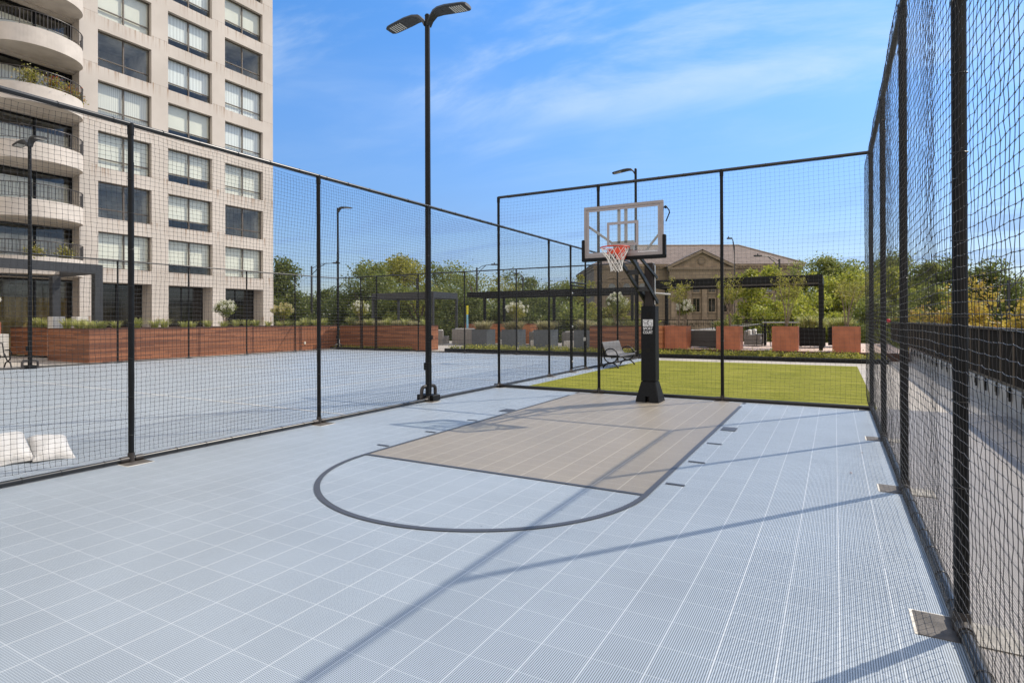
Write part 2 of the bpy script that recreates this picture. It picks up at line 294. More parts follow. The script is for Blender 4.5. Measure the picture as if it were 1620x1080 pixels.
# ------------------------------------------------------------------ mesh helpers
class MB:
    def __init__(s): s.v = []; s.f = []
    def add(s, vs, fs):
        o = len(s.v); s.v += [tuple(p) for p in vs]; s.f += [tuple(i+o for i in f) for f in fs]; return s
    def box(s, x0, x1, y0, y1, z0, z1, ch=0.):
        if x0 > x1: x0, x1 = x1, x0
        if y0 > y1: y0, y1 = y1, y0
        if z0 > z1: z0, z1 = z1, z0
        if ch <= 0:
            v = [(x, y, z) for z in (z0, z1) for y in (y0, y1) for x in (x0, x1)]
            return s.add(v, [(0, 2, 3, 1), (4, 5, 7, 6), (0, 1, 5, 4), (2, 6, 7, 3), (0, 4, 6, 2), (1, 3, 7, 5)])
        c = ch; ring = lambda a, b, c_, d: [(a+c, c_), (b-c, c_), (b, c_+c), (b, d-c), (b-c, d), (a+c, d), (a, d-c), (a, c_+c)]
        lay = [([(x, y) for x, y in ring(x0+c, x1-c, y0+c, y1-c)], z0), (ring(x0, x1, y0, y1), z0+c), (ring(x0, x1, y0, y1), z1-c), (ring(x0+c, x1-c, y0+c, y1-c), z1)]
        v = [(x, y, z) for r_, z in lay for x, y in r_]; f = [tuple(range(7, -1, -1)), tuple(range(24, 32))]
        for k in range(3):
            for i in range(8): j = (i+1) % 8; f.append((k*8+i, k*8+j, k*8+8+j, k*8+8+i))
        return s.add(v, f)
    def obox(s, M_, x0, x1, y0, y1, z0, z1, ch=0.):
        t = MB().box(x0, x1, y0, y1, z0, z1, ch); return s.add([M_ @ Vector(p) for p in t.v], t.f)
    def tube(s, pts, rad, n=10, cap=True, closed=False):
        pts = [Vector(p) for p in pts]; m = len(pts); rad = rad if isinstance(rad, (list, tuple)) else [rad]*m
        vs = []; prev = None
        for i, p in enumerate(pts):
            a = pts[(i-1) % m] if (i > 0 or closed) else p; b = pts[(i+1) % m] if (i < m-1 or closed) else p
            d = (b-a).normalized()
            if prev is None: x = d.orthogonal().normalized()
            else: x = (prev - d*prev.dot(d)).normalized()
            prev = x; y = d.cross(x)
            vs += [p + (x*math.cos(2*math.pi*k/n)+y*math.sin(2*math.pi*k/n))*rad[i] for k in range(n)]
        fs = []
        for i in range(m if closed else m-1):
            j = (i+1) % m
            for k in range(n): l = (k+1) % n; fs.append((i*n+k, i*n+l, j*n+l, j*n+k))
        if cap and not closed: fs += [tuple(range(n-1, -1, -1)), tuple((m-1)*n+k for k in range(n))]
        return s.add(vs, fs)
    def cyl(s, a, b, r, r2=None, n=12): return s.tube([a, b], [r, r if r2 is None else r2], n)
    def bar(s, a, b, w, h, up=(0, 0, 1), ch=0.):
        a = Vector(a); b = Vector(b); d = (b-a); l = d.length; d.normalize(); x = d.cross(Vector(up)).normalized(); z = x.cross(d)
        Mx = Matrix((x, d, z)).transposed().to_4x4(); Mx.translation = a
        return s.obox(Mx, -w/2, w/2, 0, l, -h/2, h/2, ch)
    def prism(s, poly, fn, t0, t1):
        n = len(poly); v = [fn(p, t0) for p in poly]+[fn(p, t1) for p in poly]
        return s.add(v, [tuple(range(n-1, -1, -1)), tuple(range(n, 2*n))]+[(i, (i+1) % n, n+(i+1) % n, n+i) for i in range(n)])
    def frustum(s, c, z0, z1, a, b, ch=.0):  # square frustum half sizes (ax,ay),(bx,by)
        x, y = c
        def ring(h, z): hx, hy = h; return [(x-hx+ch, y-hy, z), (x+hx-ch, y-hy, z), (x+hx, y-hy+ch, z), (x+hx, y+hy-ch, z), (x+hx-ch, y+hy, z), (x-hx+ch, y+hy, z), (x-hx, y+hy-ch, z), (x-hx, y-hy+ch, z)]
        v = ring(a, z0)+ring(b, z1); return s.add(v, [tuple(range(7, -1, -1)), tuple(range(8, 16))]+[(i, (i+1) % 8, 8+(i+1) % 8, 8+i) for i in range(8)])
    def ico(s, c, r, sub=1, sq=(1, 1, 1), jit=0.):
        t = (1+5**.5)/2; V = [Vector(p).normalized() for p in [(-1, t, 0), (1, t, 0), (-1, -t, 0), (1, -t, 0), (0, -1, t), (0, 1, t), (0, -1, -t), (0, 1, -t), (t, 0, -1), (t, 0, 1), (-t, 0, -1), (-t, 0, 1)]]
        F = [(0, 11, 5), (0, 5, 1), (0, 1, 7), (0, 7, 10), (0, 10, 11), (1, 5, 9), (5, 11, 4), (11, 10, 2), (10, 7, 6), (7, 1, 8), (3, 9, 4), (3, 4, 2), (3, 2, 6), (3, 6, 8), (3, 8, 9), (4, 9, 5), (2, 4, 11), (6, 2, 10), (8, 6, 7), (9, 8, 1)]
        for _ in range(sub):
            G = []; mid = {}
            def m(a, b):
                k = (min(a, b), max(a, b))
                if k not in mid: V.append(((V[a]+V[b])/2).normalized()); mid[k] = len(V)-1
                return mid[k]
            for a, b, c_ in F: x, y, z = m(a, b), m(b, c_), m(c_, a); G += [(a, x, z), (b, y, x), (c_, z, y), (x, y, z)]
            F = G
        return s.add([(c[0]+p.x*r*sq[0]*(1+random.uniform(-jit, jit)), c[1]+p.y*r*sq[1]*(1+random.uniform(-jit, jit)), c[2]+p.z*r*sq[2]*(1+random.uniform(-jit, jit))) for p in V], F)
    def build(s, name, m, parent=None, smooth=False, loc=None):
        me = bpy.data.meshes.new(name); me.from_pydata(s.v, [], s.f); me.update()
        return finish(me, name, m, parent, smooth)
def finish(me, name, m, parent=None, smooth=False):
    me.materials.append(MAT[m] if isinstance(m, str) else m)
    if smooth:
        me.polygons.foreach_set('use_smooth', [True]*len(me.polygons))
        try: me.set_sharp_from_angle(angle=R(38))
        except Exception: pass
    o = bpy.data.objects.new(name, me); COL.objects.link(o)
    if parent is not None:
        o.parent = parent
        if parent.type == 'EMPTY' or parent.get('_w'): pass
    return o
def np_mesh(name, V, F, m, parent=None, k=None):
    """V (n,3) float, F (m,k) int -> object"""
    me = bpy.data.meshes.new(name); k = F.shape[1]
    me.vertices.add(len(V)); me.vertices.foreach_set('co', np.asarray(V, np.float32).ravel())
    me.loops.add(F.size); me.loops.foreach_set('vertex_index', F.astype(np.int32).ravel())
    me.polygons.add(len(F)); me.polygons.foreach_set('loop_start', np.arange(0, F.size, k, dtype=np.int32)); me.polygons.foreach_set('loop_total', np.full(len(F), k, np.int32))
    me.update(calc_edges=True)
    return finish(me, name, m, parent)
def tag(o, label=None, cat=None, group=None, kind=None):
    if label: o['label'] = label
    if cat: o['category'] = cat
    if group: o['group'] = group
    if kind: o['kind'] = kind
    return o
def empty(name, loc=(0, 0, 0), rz=0., label=None, cat=None, group=None):
    o = bpy.data.objects.new(name, None); COL.objects.link(o); o.location = loc; o.rotation_euler = (0, 0, rz); o.empty_display_size = .2
    return tag(o, label, cat, group)
def struct(o, label=None): o['kind'] = 'structure'; return tag(o, label) if label else o
def copy_tree(o, parent=None):
    c = o.copy(); COL.objects.link(c); c.parent = parent
    for ch in [x for x in bpy.data.objects if x.parent == o]: copy_tree(ch, c)
    return c

# ------------------------------------------------------------------ setting
def sheet(name, x0, x1, y0, y1, z, m, label=None): return struct(MB().add([(x0, y0, z), (x1, y0, z), (x1, y1, z), (x0, y1, z)], [(0, 1, 2, 3)]).build(name, m), label)
sheet('ground', -900, 900, -600, 1200, -5.0, 'asphalt', 'street level ground reaching the horizon below the terrace')
struct(MB().box(-60, 8.35, -16, 33.6, -5.0, 0).build('terrace', 'concrete'), 'pale concrete terrace slab around the courts')
sheet('park_lawn', -120, 120, 62, 104, -4.99, simple('lawn', (.07, .10, .025), .9, 0, .25, .5), 'lawn in front of the stone hall')
XL, XR, YF, XF, YB = -2.28, 5.905, 7.29, -20.5, 19.4
struct(MB().box(XL, XR-.0, -8, 7.24, .002, .014).build('court_floor', 'blue_tile'), 'pale blue perforated tile floor of the small court')
struct(MB().box(XF, XL-.004, -8, YB, .002, .014).build('practice_court_floor', 'blue_tile'), 'pale blue tile floor beyond the left netting')
struct(MB().box(XL, -1.72, 7.34, 19.3, .002, .012).build('tile_strip', 'blue_tile'))
struct(MB().box(XR+.004, 8.0, -10, 7.6, .002, .012).build('side_walkway', 'grey_tile'), 'grey perforated tile walkway beside the right netting')
sheet('side_pavement', XR+.25, 8.0, 7.604, 20.2, .006, 'concrete')
sheet('turf', -1.716, 6.0, 7.36, 18.7, .016, 'turf', 'yellow green artificial turf behind the far netting')
# key and painted lines (thin sheets above the tile)
sheet('court_key', .02, 3.63, .03, 7.10, .018, 'tan_tile', 'taupe free throw lane')
ln = MB()
def lsheet(x0, x1, y0, y1, z=.022): ln.add([(x0, y0, z), (x1, y0, z), (x1, y1, z), (x0, y1, z)], [(0, 1, 2, 3)])
lsheet(-.03, .02, -.0, 6.62); lsheet(3.63, 3.69, -.0, 6.62); lsheet(.02, 3.63, -.02, .03)
lsheet(3.64, 3.70, 6.98, 7.16); lsheet(-.04, .02, 6.98, 7.16)
c, ro, ri = 1.83, 1.86, 1.80
n = 96
vs = []
for i in range(n+1):
    a = math.pi+math.pi*i/n
    for r_ in (ro, ri): vs.append((c+r_*math.cos(a), r_*math.sin(a)-.0, .022))
ln.add(vs, [(2*i, 2*i+2, 2*i+3, 2*i+1) for i in range(n)])
for y in (.52, 1.6, 2.78): lsheet(3.73, 3.93, y-.025, y+.025); lsheet(-.27, -.07, y-.025, y+.025)
lsheet(3.73, 3.95, 3.85, 4.15); lsheet(-.28, -.06, 3.85, 4.15)
struct(ln.build('court_lines', 'line_tile'), 'charcoal free throw lane and half circle lines')
wl = MB()
for a, b in (((-20, 2.2), (-2.6, 2.2)), ((-20, 8.6), (-2.6, 8.6)), ((-19.8, 12.5), (-2.6, 12.5)), ((-14, -6), (-14, 19)), ((-8.5, -6), (-8.5, 19)), ((-6.2, 2.2), (-6.2, 12.5))):
    (x0, y0), (x1, y1) = a, b; w = .022
    if y0 == y1: wl.add([(x0, y0-w, .0195), (x1, y0-w, .0195), (x1, y0+w, .0195), (x0, y0+w, .0195)], [(0, 1, 2, 3)])
    else: wl.add([(x0-w, y0, .0185), (x0+w, y0, .0185), (x0+w, y1, .0185), (x0-w, y1, .0185)], [(0, 1, 2, 3)])
struct(wl.build('practice_court_lines', 'white_line'), 'thin white lines on the far blue court')
# planting bed, kerb and raised deck behind the turf
kb = MB().box(-13.5, 7.1, 20.45, 20.65, 0, .17, .015)
tag(kb.build('bed_kerb', 'black_metal'), 'black metal edging of the bed in front of the copper planters', 'kerb')
kb = MB().box(-22, -15.6, 20.0, 20.12, 0, .10, .01)
tag(kb.build('bed_kerb', 'black_metal'), 'short black metal edging at the foot of the dark wooden planter wall', 'kerb')
struct(MB().box(-13.5, 7.1, 20.65, 22.3, 0, .11).build('planting_bed', 'soil'))
struct(MB().box(-22, -15.6, 20.12, 20.6, 0, .05).build('planting_bed', 'soil'))
struct(MB().box(-2.3, 7.9, 22.42, 33.4, 0, .31).build('raised_deck', 'deck'), 'raised deck of pink grey pavers')
tag(MB().box(-2.3, 7.9, 22.3, 22.415, 0, .33).build('deck_edging', 'corten'), 'rusty brown steel edge of the raised deck', 'edging')

# ------------------------------------------------------------------ nets
def net_geo(origin, du, nrm, Lf, H, z0, ds, dz, r=.0017, knot=.0048, billow=None, seed=0, amp=1., amu=1.):
    rg = np.random.default_rng(seed)
    nu, nv = max(2, int(round(Lf/ds))), max(2, int(round(H/dz)))
    U = np.linspace(0, Lf, nu+1)[:, None]*np.ones((1, nv+1)); Z = z0+np.linspace(0, H, nv+1)[None, :]*np.ones((nu+1, 1))
    w = np.zeros_like(U)
    for k in range(6):
        a, b, p, q = rg.uniform(.4, 2.2), rg.uniform(.4, 1.6), rg.uniform(0, 6), rg.uniform(0, 6)
        w += np.sin(a*U+p)*np.sin(b*Z+q)*.016
    w *= amp
    if billow is not None: w += billow(U, Z)
    dU = amu*(.013*np.sin(1.7*Z+1.1*U+seed)+.008*np.sin(4.1*Z+.6*U)); dZ = .010*np.sin(1.3*U+.8*Z+seed)
    tz = (Z-z0)/H
    dZ = dZ-.02*np.abs(np.sin(np.pi*U/.9))*np.clip((tz-.94)/.06, 0, 1)+.012*np.abs(np.sin(np.pi*U/.6))*np.clip((.05-tz)/.05, 0, 1)
    dU += amu*rg.normal(0, .0022, U.shape); dZ += rg.normal(0, .0022, U.shape); w += rg.normal(0, .002, U.shape)
    edge = np.clip(np.minimum(tz, 1-tz)/.04, 0, 1); w *= .25+.75*edge
    du = np.array(du, float); nrm = np.array(nrm, float)
    P = np.array(origin, float)+(U+dU)[..., None]*du+w[..., None]*nrm+(Z+dZ)[..., None]*np.array((0, 0, 1.))
    Vs, Fs = [], []; off = 0
    def strings(G, a, b):
        nonlocal off      # G (k,m,3) k strings with m points, ring vectors a,b
        k, m, _ = G.shape
        ring = np.array([math.cos(t)*a+math.sin(t)*b for t in (0.5, 2.594, 4.689)])*r
        V = (G[:, :, None, :]+ring[None, None]).reshape(-1, 3)
        idx = (np.arange(k)[:, None, None]*m*3+np.arange(m-1)[None, :, None]*3)+np.arange(3)[None, None, :]
        nx = (np.arange(k)[:, None, None]*m*3+np.arange(m-1)[None, :, None]*3)+((np.arange(3)+1) % 3)[None, None, :]
        F = np.stack([idx, nx, nx+3, idx+3], -1).reshape(-1, 4)+off
        off += len(V); Vs.append(V); Fs.append(F)
    z = np.array((0, 0, 1.))
    strings(P, du, nrm); strings(P.transpose(1, 0, 2), z, nrm)
    # knots: closed octahedra written as quads (degenerate free: two quads pyramids)
    K = P.reshape(-1, 3); d = np.stack([du, nrm, -du, -nrm, z, -z])*knot
    V = (K[:, None]+d[None]).reshape(-1, 3)
    T = np.array([(0, 1, 4), (1, 2, 4), (2, 3, 4), (3, 0, 4), (1, 0, 5), (2, 1, 5), (3, 2, 5), (0, 3, 5)])
    KF = (np.arange(len(K))[:, None, None]*6+T[None]).reshape(-1, 3)+off
    Vall = np.concatenate(Vs+[V]); Q = np.concatenate(Fs)
    return Vall, Q, KF
def net_obj(name, parent, *a, **k):
    V, Q, T = net_geo(*a, **k)
    me = bpy.data.meshes.new(name); me.vertices.add(len(V)); me.vertices.foreach_set('co', V.astype(np.float32).ravel())
    li = np.concatenate([Q.ravel(), T.ravel()]).astype(np.int32); me.loops.add(len(li)); me.loops.foreach_set('vertex_index', li)
    ls = np.concatenate([np.arange(len(Q))*4, Q.size+np.arange(len(T))*3]).astype(np.int32); lt = np.concatenate([np.full(len(Q), 4), np.full(len(T), 3)]).astype(np.int32)
    me.polygons.add(len(ls)); me.polygons.foreach_set('loop_start', ls); me.polygons.foreach_set('loop_total', lt); me.update(calc_edges=True)
    return finish(me, name, 'net_cord', parent)
def lacing(a, b, rad, pitch, ang=0., thick=.0028):
    """cord ties looped round a rail, one loop every `pitch` metres, joined by a running cord"""
    a = Vector(a); b = Vector(b); d = (b-a); l = d.length; d.normalize(); x = d.cross(Vector((0, 0, 1)))
    x = x.normalized() if x.length > .1 else Vector((1, 0, 0)); z = x.cross(d); k = int(l/pitch); pts = []
    for i in range(k):
        c = a+d*(pitch*(i+.5)+random.uniform(-.04, .04)); q = random.uniform(-.3, .3)
        for j in range(13):
            t = math.pi*1.5+2*math.pi*j/12; pts.append(c+(x*math.cos(t)+z*math.sin(t))*(rad+.004)+d*(q*rad*math.sin(t)+.008*j/12))
        pts.append(c+d*(pitch*.5)+z*(-(rad+.012) if ang < 0 else -(rad+.004))+x*.004)
    return MB().tube(pts, thick, 4)
def plate_mb(x, y, sx, sy):
    m = MB(); w, l = .34, .30
    return m
def fence(name, label, a, b, H, posts, r_post, r_rail, net_args, netside=(0, 0), plates=True, corners=(), far=False, group=None, extraH=None):
    """a,b ground ends; posts = list of distances from a"""
    a = Vector(a); b = Vector(b); d = (b-a); Lf = d.length; d.normalize(); nrm = Vector((-d.y, d.x, 0))
    root = empty(name, (a.x, a.y, 0), 0, label, 'fence', group)
    loc = lambda p: Vector(p)-Vector((a.x, a.y, 0))
    for i, s in enumerate(posts):
        p = d*s; h = (extraH or {}).get(i, H)
        m = MB(); m.cyl((p.x, p.y, .05), (p.x, p.y, h-r_rail*.6), r_post, n=16)
        m.cyl((p.x, p.y, h-.16), (p.x, p.y, h-.02), r_post*1.16, n=16)            # fitting at the rail
        m.build('post', 'black_metal', root, True)
        f = MB(); f.tube([p+d*-.13+Vector((0, 0, .055)), p+d*-.04+Vector((0, 0, .055))], r_rail*1.25, 12); f.tube([p+d*.04+Vector((0, 0, .055)), p+d*.13+Vector((0, 0, .055))], r_rail*1.25, 12)
        f.cyl((p.x, p.y, .0), (p.x, p.y, .13), r_post*1.22, n=14)
        f.build('post_fitting', 'bronze_metal', root, True)
        if plates:
            q = MB(); ang = math.atan2(d.y, d.x); Mx = Matrix.Translation(p) @ Matrix.Rotation(ang, 4, 'Z')
            q.obox(Mx, -.15, .15, -.215, .0, .0145, .019); q.build('base_plate', 'plate', root)
            q = MB(); q.obox(Mx, -.14, .14, .04, .25, .0145, .0185); q.build('footing_slab', 'footing', root)
            q = MB(); q.obox(Mx, -.15, .15, -.230, -.215, .0145, .0175); q.obox(Mx, -.160, -.15, -.230, .0, .0145, .0172); q.build('tile_cutout', 'white_cut', root)
    t0, t1 = d*0, d*Lf
    MB().tube([t0+Vector((0, 0, H-r_rail)), t1+Vector((0, 0, H-r_rail))], r_rail, 16).build('top_rail', 'rail_metal', root, True)
    MB().tube([t0+Vector((0, 0, .055)), t1+Vector((0, 0, .055))], r_rail, 16).build('bottom_rail', 'rail_metal', root, True)
    if not far:
        lacing(t0+Vector((0, 0, .055)), t1+Vector((0, 0, .055)), r_rail, .42).build('bottom_ties', 'net_cord', root)
        lacing(t0+Vector((0, 0, H-r_rail)), t1+Vector((0, 0, H-r_rail)), r_rail, .55, -1).build('top_ties', 'net_cord', root)
        for s in posts: lacing(d*s+Vector((0, 0, .15)), d*s+Vector((0, 0, H-.2)), r_post, .45).build('post_cord', 'net_cord', root)
    ds, dz, kw = net_args
    off = nrm*netside[0]
    net_obj('net', root, (off.x, off.y, 0), tuple(d), tuple(nrm), Lf, H-r_rail*2-.03-.12, .12, ds, dz, **kw)
    return root
def bil(span, s0, amp):
    return lambda U, Z: amp*(np.sin(np.pi*((U-s0) % span)/span)**.8-.15)
# left dividing fence: runs +Y from y=-7.6
y0 = -7.63
posts = [y-y0 for y in (-4.63, -1.665, 1.31, 4.30, 7.29, 10.3, 11.96, 13.25, 14.8, 16.66)]
lf = fence('netting_fence', 'long black pipe fence with fine netting dividing the two blue courts', (XL, y0, 0), (XL, YB-.05, 0), 4.2, posts, .032, .030,
           (.057, .055, dict(seed=3, r=.0018, knot=.0056, billow=bil(2.97, posts[0], .03))), (.04, 0))
# gate inside the left fence
g = MB(); gx_ = 0
for s in (11.96+.09, 13.25-.09): g.cyl((0, s-y0, .1), (0, s-y0, 2.9), .026, n=12)
g.cyl((0, 12.0-y0, 2.97), (0, 13.25-y0, 2.97), .028, n=12); g.cyl((0, 12.05-y0, 2.87), (0, 13.16-y0, 2.87), .024, n=12); g.cyl((0, 12.05-y0, .14), (0, 13.16-y0, .14), .024, n=12)
g.build('gate_frame', 'black_metal', lf, True)
for z in (.35, 1.5, 2.6): MB().cyl((0, 12.0-y0, z), (0, 12.06-y0, z), .045, n=10).build('gate_hinge', 'steel', lf, True)
MB().box(-.03, .03, 13.1-y0, 13.2-y0, 1.0, 1.12, .01).build('gate_latch', 'steel', lf)
fence('netting_fence', 'tall black pipe fence with netting behind the basketball hoop', (XL, YF, 0), (XR, YF, 0), 4.93, [0, 0.445-XL, 3.21-XL], .034, .034,
      (.088, .082, dict(seed=5, r=.0013, knot=.0055, billow=bil(2.73, 0, .03))), (.0, 0), plates=True)
y0r = 7.29
fence('netting_fence', 'tall black pipe fence with netting along the right edge of the court', (XR, YF, 0), (XR, -8, 0), 4.93, [0, y0r-4.21, y0r-1.40, y0r+1.60, y0r+4.5], .036, .034,
      (.064, .057, dict(seed=8, r=.0016, knot=.0045, amp=.25, amu=.4, billow=lambda U, Z: -.045+(.012+.045*np.clip((U-7.4)/1.5, 0, 1))*np.sin(np.pi*((U-.1) % 2.92)/2.92)**1.2)), (-.055, 0), plates=True)
xf = [2.2, 4.35, 7.33, 10.33, 13.32, 16.3]
fence('netting_fence', 'black pipe fence with netting in front of the reddish wooden planter wall', (XF, -5, 0), (XF, YB, 0), 4.26, [y+5 for y in xf]+[YB+5], .034, .03,
      (.10, .09, dict(seed=12, r=.0017, knot=.006)), (0, 0), plates=False, far=True)
bf = fence('netting_fence', 'black pipe fence with netting and gate along the back of the far blue court', (XF, YB, 0), (XL, YB, 0), 4.26, [x-XF for x in (-18.64, -17.44, -14.46, -11.45, -8.39, -5.49)]+[XL-XF], .034, .03,
      (.10, .09, dict(seed=14, r=.0017, knot=.006)), (0, 0), plates=False, far=True)
g = MB()
for x in (-18.53, -17.55): g.cyl((x-XF, 0, .1), (x-XF, 0, 2.95), .03, n=10)
g.cyl((-18.6-XF, 0, 3.03), (-17.47-XF, 0, 3.03), .03, n=10); g.cyl((-18.53-XF, 0, 2.9), (-17.55-XF, 0, 2.9), .025, n=10); g.build('gate_frame', 'black_metal', bf, True)

# ------------------------------------------------------------------ court lamps
def lamp_head():
    """points towards +x from the pole axis; arm rises then flattens"""
    prof = [(.04, -.14, .085), (.10, -.03, .09), (.20, .065, .11), (.34, .09, .16), (.54, .075, .185), (.88, .035, .185), (1.0, .02, .17), (1.06, .012, .12)]
    top, v, f = MB(), [], []
    for i, (x, z, w) in enumerate(prof):
        t = .075 if i < 3 else (.06 if i < 5 else .045)
        v += [(x, -w, z-.005), (x, -w*.8, z+t*.8), (x, 0, z+t), (x, w*.8, z+t*.8), (x, w, z-.005), (x, w*.9, z-.02), (x, 0, z-.022), (x, -w*.9, z-.02)]
    n = 8
    for i in range(len(prof)-1):
        for k in range(n): l = (k+1) % n; f.append((i*n+k, i*n+l, (i+1)*n+l, (i+1)*n+k))
    f += [tuple(range(7, -1, -1)), tuple((len(prof)-1)*n+k for k in range(n))]
    return top.add(v, f)
def make_court_lamp(loc, H, heads, label, base='box'):
    r = empty('court_lamp', loc, 0, label, 'lamp', 'tall lamps around the courts')
    m = MB(); m.tube([(0, 0, .1), (0, 0, H*.5), (0, 0, H)], [.068, .062, .055], 12); m.build('pole', 'black_metal', r, True)
    MB().cyl((0, 0, H), (0, 0, H+.03), .06, .045).build('pole_cap', 'black_metal', r, True)
    for a in heads:
        h = lamp_head().build('lamp_head', 'dark_grey_metal', r, True); h.location = (0, 0, H-.08); h.rotation_euler = (0, 0, a)
        l = MB()
        for k in range(6): x = .66+k*.055; z_ = .046-(x-.66)*.12; l.box(x, x+.026, -.125, .125, z_-.014, z_)
        for v in range(1): pass
        ll = l.build('led_panel', 'led', h)
        ll.location = (0, 0, -.004)
        lens = MB(); lens.box(.24, .29, -.05, .05, .078, .094); q = lens.build('sensor', 'led', h); q.location = (0, 0, 0)
    if base:
        b = MB().box(-.22, .22, -.13, .13, .0, .14, .008); b.build('base_box', 'black_metal', r)
        g = MB()
        for s in (-1, 1):
            y = .0
            g.tube([(-s*.0, s*.03, .32), (0, s*.14, .32), (0, s*.20, .305), (0, s*.235, .26), (0, s*.24, .20), (0, s*.24, .05)], .038, 10)
            g.cyl((0, s*.24, .0), (0, s*.24, .06), .055)
        g.build('pipe_loop', 'bronze_metal', r, True)
        q = MB().box(-.035, .035, -.125, -.06, .67, .83, .008); q.build('junction_box', 'black_metal', r)
    return r
make_court_lamp((-2.39, 4.46, 0), 8.33, (0, math.pi), 'tall black twin headed lamp rising through the left netting beside the small court')
make_court_lamp((-20.5, 4.35, 0), 8.38, (0, math.pi), 'twin headed black lamp in front of the tower balconies at the far left')
make_court_lamp((-20.5, 19.45, 0), 8.38, (0,), 'single headed black lamp at the far corner of the big blue court')
make_court_lamp((-2.42, 19.6, 0), 8.42, (math.pi,), 'single headed black lamp behind the backboard, head to the left')

# ------------------------------------------------------------------ basketball hoop
hp = empty('basketball_hoop', (1.83, 6.5, 0), 0, 'black padded basketball hoop with clear backboard, orange rim and white net', 'basketball hoop')
X0, Y0 = 1.83, 6.5
px_ = .055   # pole stands slightly right of the board centre
m = MB(); m.box(px_-.09, px_+.09, -.09, .09, .02, 2.93, .01); m.build('pole', 'pole_brown', hp)
m = MB(); m.box(px_+.098, px_+.118, -.03, .03, 2.05, 2.88, .004); m.build('height_tube', 'steel', hp)
def pad_ring():
    m = MB(); m.frustum((px_, .0), .03, .44, (.245, .245), (.155, .155), .02); return m
pl = MB()
# lower flare built as four walls round a notch in front
pl.frustum((px_, 0), .14, .44, (.225, .225), (.155, .155), .02)
for sx in (-1, 1): pl.prism([(sx*.04, -.25), (sx*.245, -.25), (sx*.245, .25), (sx*.04, .25)], lambda p, t: (px_+p[0]*(1 if t < .1 else (.225/.245 if abs(p[0]) > .1 else 1)), p[1]*(1 if t < .1 else .9), t), .012, .145)
pl.box(px_-.04, px_+.04, .0, .2, .02, .14)
pl.build('pad_foot', 'pad', hp)
p2 = MB(); p2.frustum((px_, 0), .455, 2.02, (.155, .155), (.15, .15), .018); up = p2.build('pole_pad', 'pad', hp)
MAT['slot_black'] = simple('slot_black', (.004, .004, .004), .9)
for z in (1.83, 1.10): MB().box(px_-.035, px_+.035, -.158, -.152, z-.045, z+.045).build('pad_slot', 'slot_black', up)
lg = MB().box(px_-.105, px_+.105, -.1575, -.1545, 1.60, 1.74); lg = lg.build('logo_plate', 'decal_white', up)
st = MB(); yy = -.159
def stroke(pts, w=.009):
    for a, b in zip(pts, pts[1:]): st.bar((px_+a[0], yy, a[1]), (px_+b[0], yy, b[1]), w, .002, up=(0, 1, 0))
stroke([(-.005, 1.72), (-.085, 1.72), (-.085, 1.672), (-.015, 1.672)]); stroke([(-.085, 1.655), (-.03, 1.655)]); stroke([(-.085, 1.622), (-.02, 1.622), (.0, 1.645), (-.02, 1.67), (.0, 1.705), (.012, 1.738)])
stroke([(.085, 1.72), (.02, 1.72), (.005, 1.69), (.005, 1.65), (.03, 1.602)]); stroke([(.03, 1.675), (.085, 1.675), (.085, 1.622), (.035, 1.622)])
st.build('logo_strokes', 'pad', lg)
def text_obj(txt, size, x, z, parent, mname, y=-.1565, name='lettering', width=None, rx=R(90), rz=0, loc=None):
    cu = bpy.data.curves.new('t', 'FONT'); cu.body = txt; cu.size = size; cu.align_x = 'CENTER'; cu.extrude = .0015; cu.offset = size*.012
    o = bpy.data.objects.new('t', cu); COL.objects.link(o); dg = bpy.context.evaluated_depsgraph_get(); me = bpy.data.meshes.new_from_object(o.evaluated_get(dg)); bpy.data.objects.remove(o)
    me.materials.clear(); w = max(v.co.x for v in me.vertices)-min(v.co.x for v in me.vertices); k = (width/w) if width else 1
    for v in me.vertices: v.co.x *= k
    ob = finish(me, name, mname, parent); ob.location = loc or (x, y, z); ob.rotation_euler = (rx, 0, rz); return ob
text_obj('SPORT', .080, px_, 1.525, up, 'decal_white', width=.2, y=-.1585); text_obj('COURT', .080, px_, 1.445, up, 'decal_white', width=.2, y=-.1585)
# backboard
by = 4.88-Y0; bw = .765; zb, zt = 2.92, 3.905
fr = MB(); t = .055
fr.box(-bw, bw, by-.02, by+.035, zt-t, zt, .004); fr.box(-bw, bw, by-.02, by+.035, zb, zb+t, .004)
for s in (-1, 1): fr.box(s*bw, s*(bw-t), by-.0198, by+.0348, zb+t, zt-t, .0)
bd = empty('backboard_mount', (0, 0, 0)) if 0 else None
bb = fr.build('backboard_frame', 'silver', hp)
gl = MB().box(-bw+t, bw-t, by-.006, by+.002, zb+t, zt-t); gl.build('glass', 'glass', bb)
bo = MB(); i0 = .045; a0, a1, c0, c1 = -bw+t, bw-t, zb+t, zt-t
bo.box(a0, a1, by-.0095, by-.0065, c1-i0, c1); bo.box(a0, a1, by-.0095, by-.0065, c0, c0+i0)
for s in (a0, a1-i0): bo.box(s, s+i0, by-.0095, by-.0065, c0+i0, c1-i0)
bo.build('border_stripe', 'target_white', bb)
sq = MB(); q0, q1, w_ = .305, 3.12, .05
sq.box(-q0, q0, by-.0095, by-.0065, q1, q1+w_); sq.box(-q0, q0, by-.0095, by-.0065, q1+.457-w_, q1+.457)
for s in (-q0, q0-w_): sq.box(s, s+w_, by-.0095, by-.0065, q1+w_, q1+.457-w_)
sq.build('target_square', 'target_white', bb)
dc = MB()
for k in range(20):
    x = .30+k*.018; dc.box(x, x+.011, by-.012, by-.0098, zb+.062, zb+.062+random.uniform(.014, .026))
dc.build('decal_strip', 'decal_white', bb)
pd = MB(); pt = .055
pd.box(-bw-.045, bw+.045, by-.045, by+.045, zb-.065, zb-.002, .012)
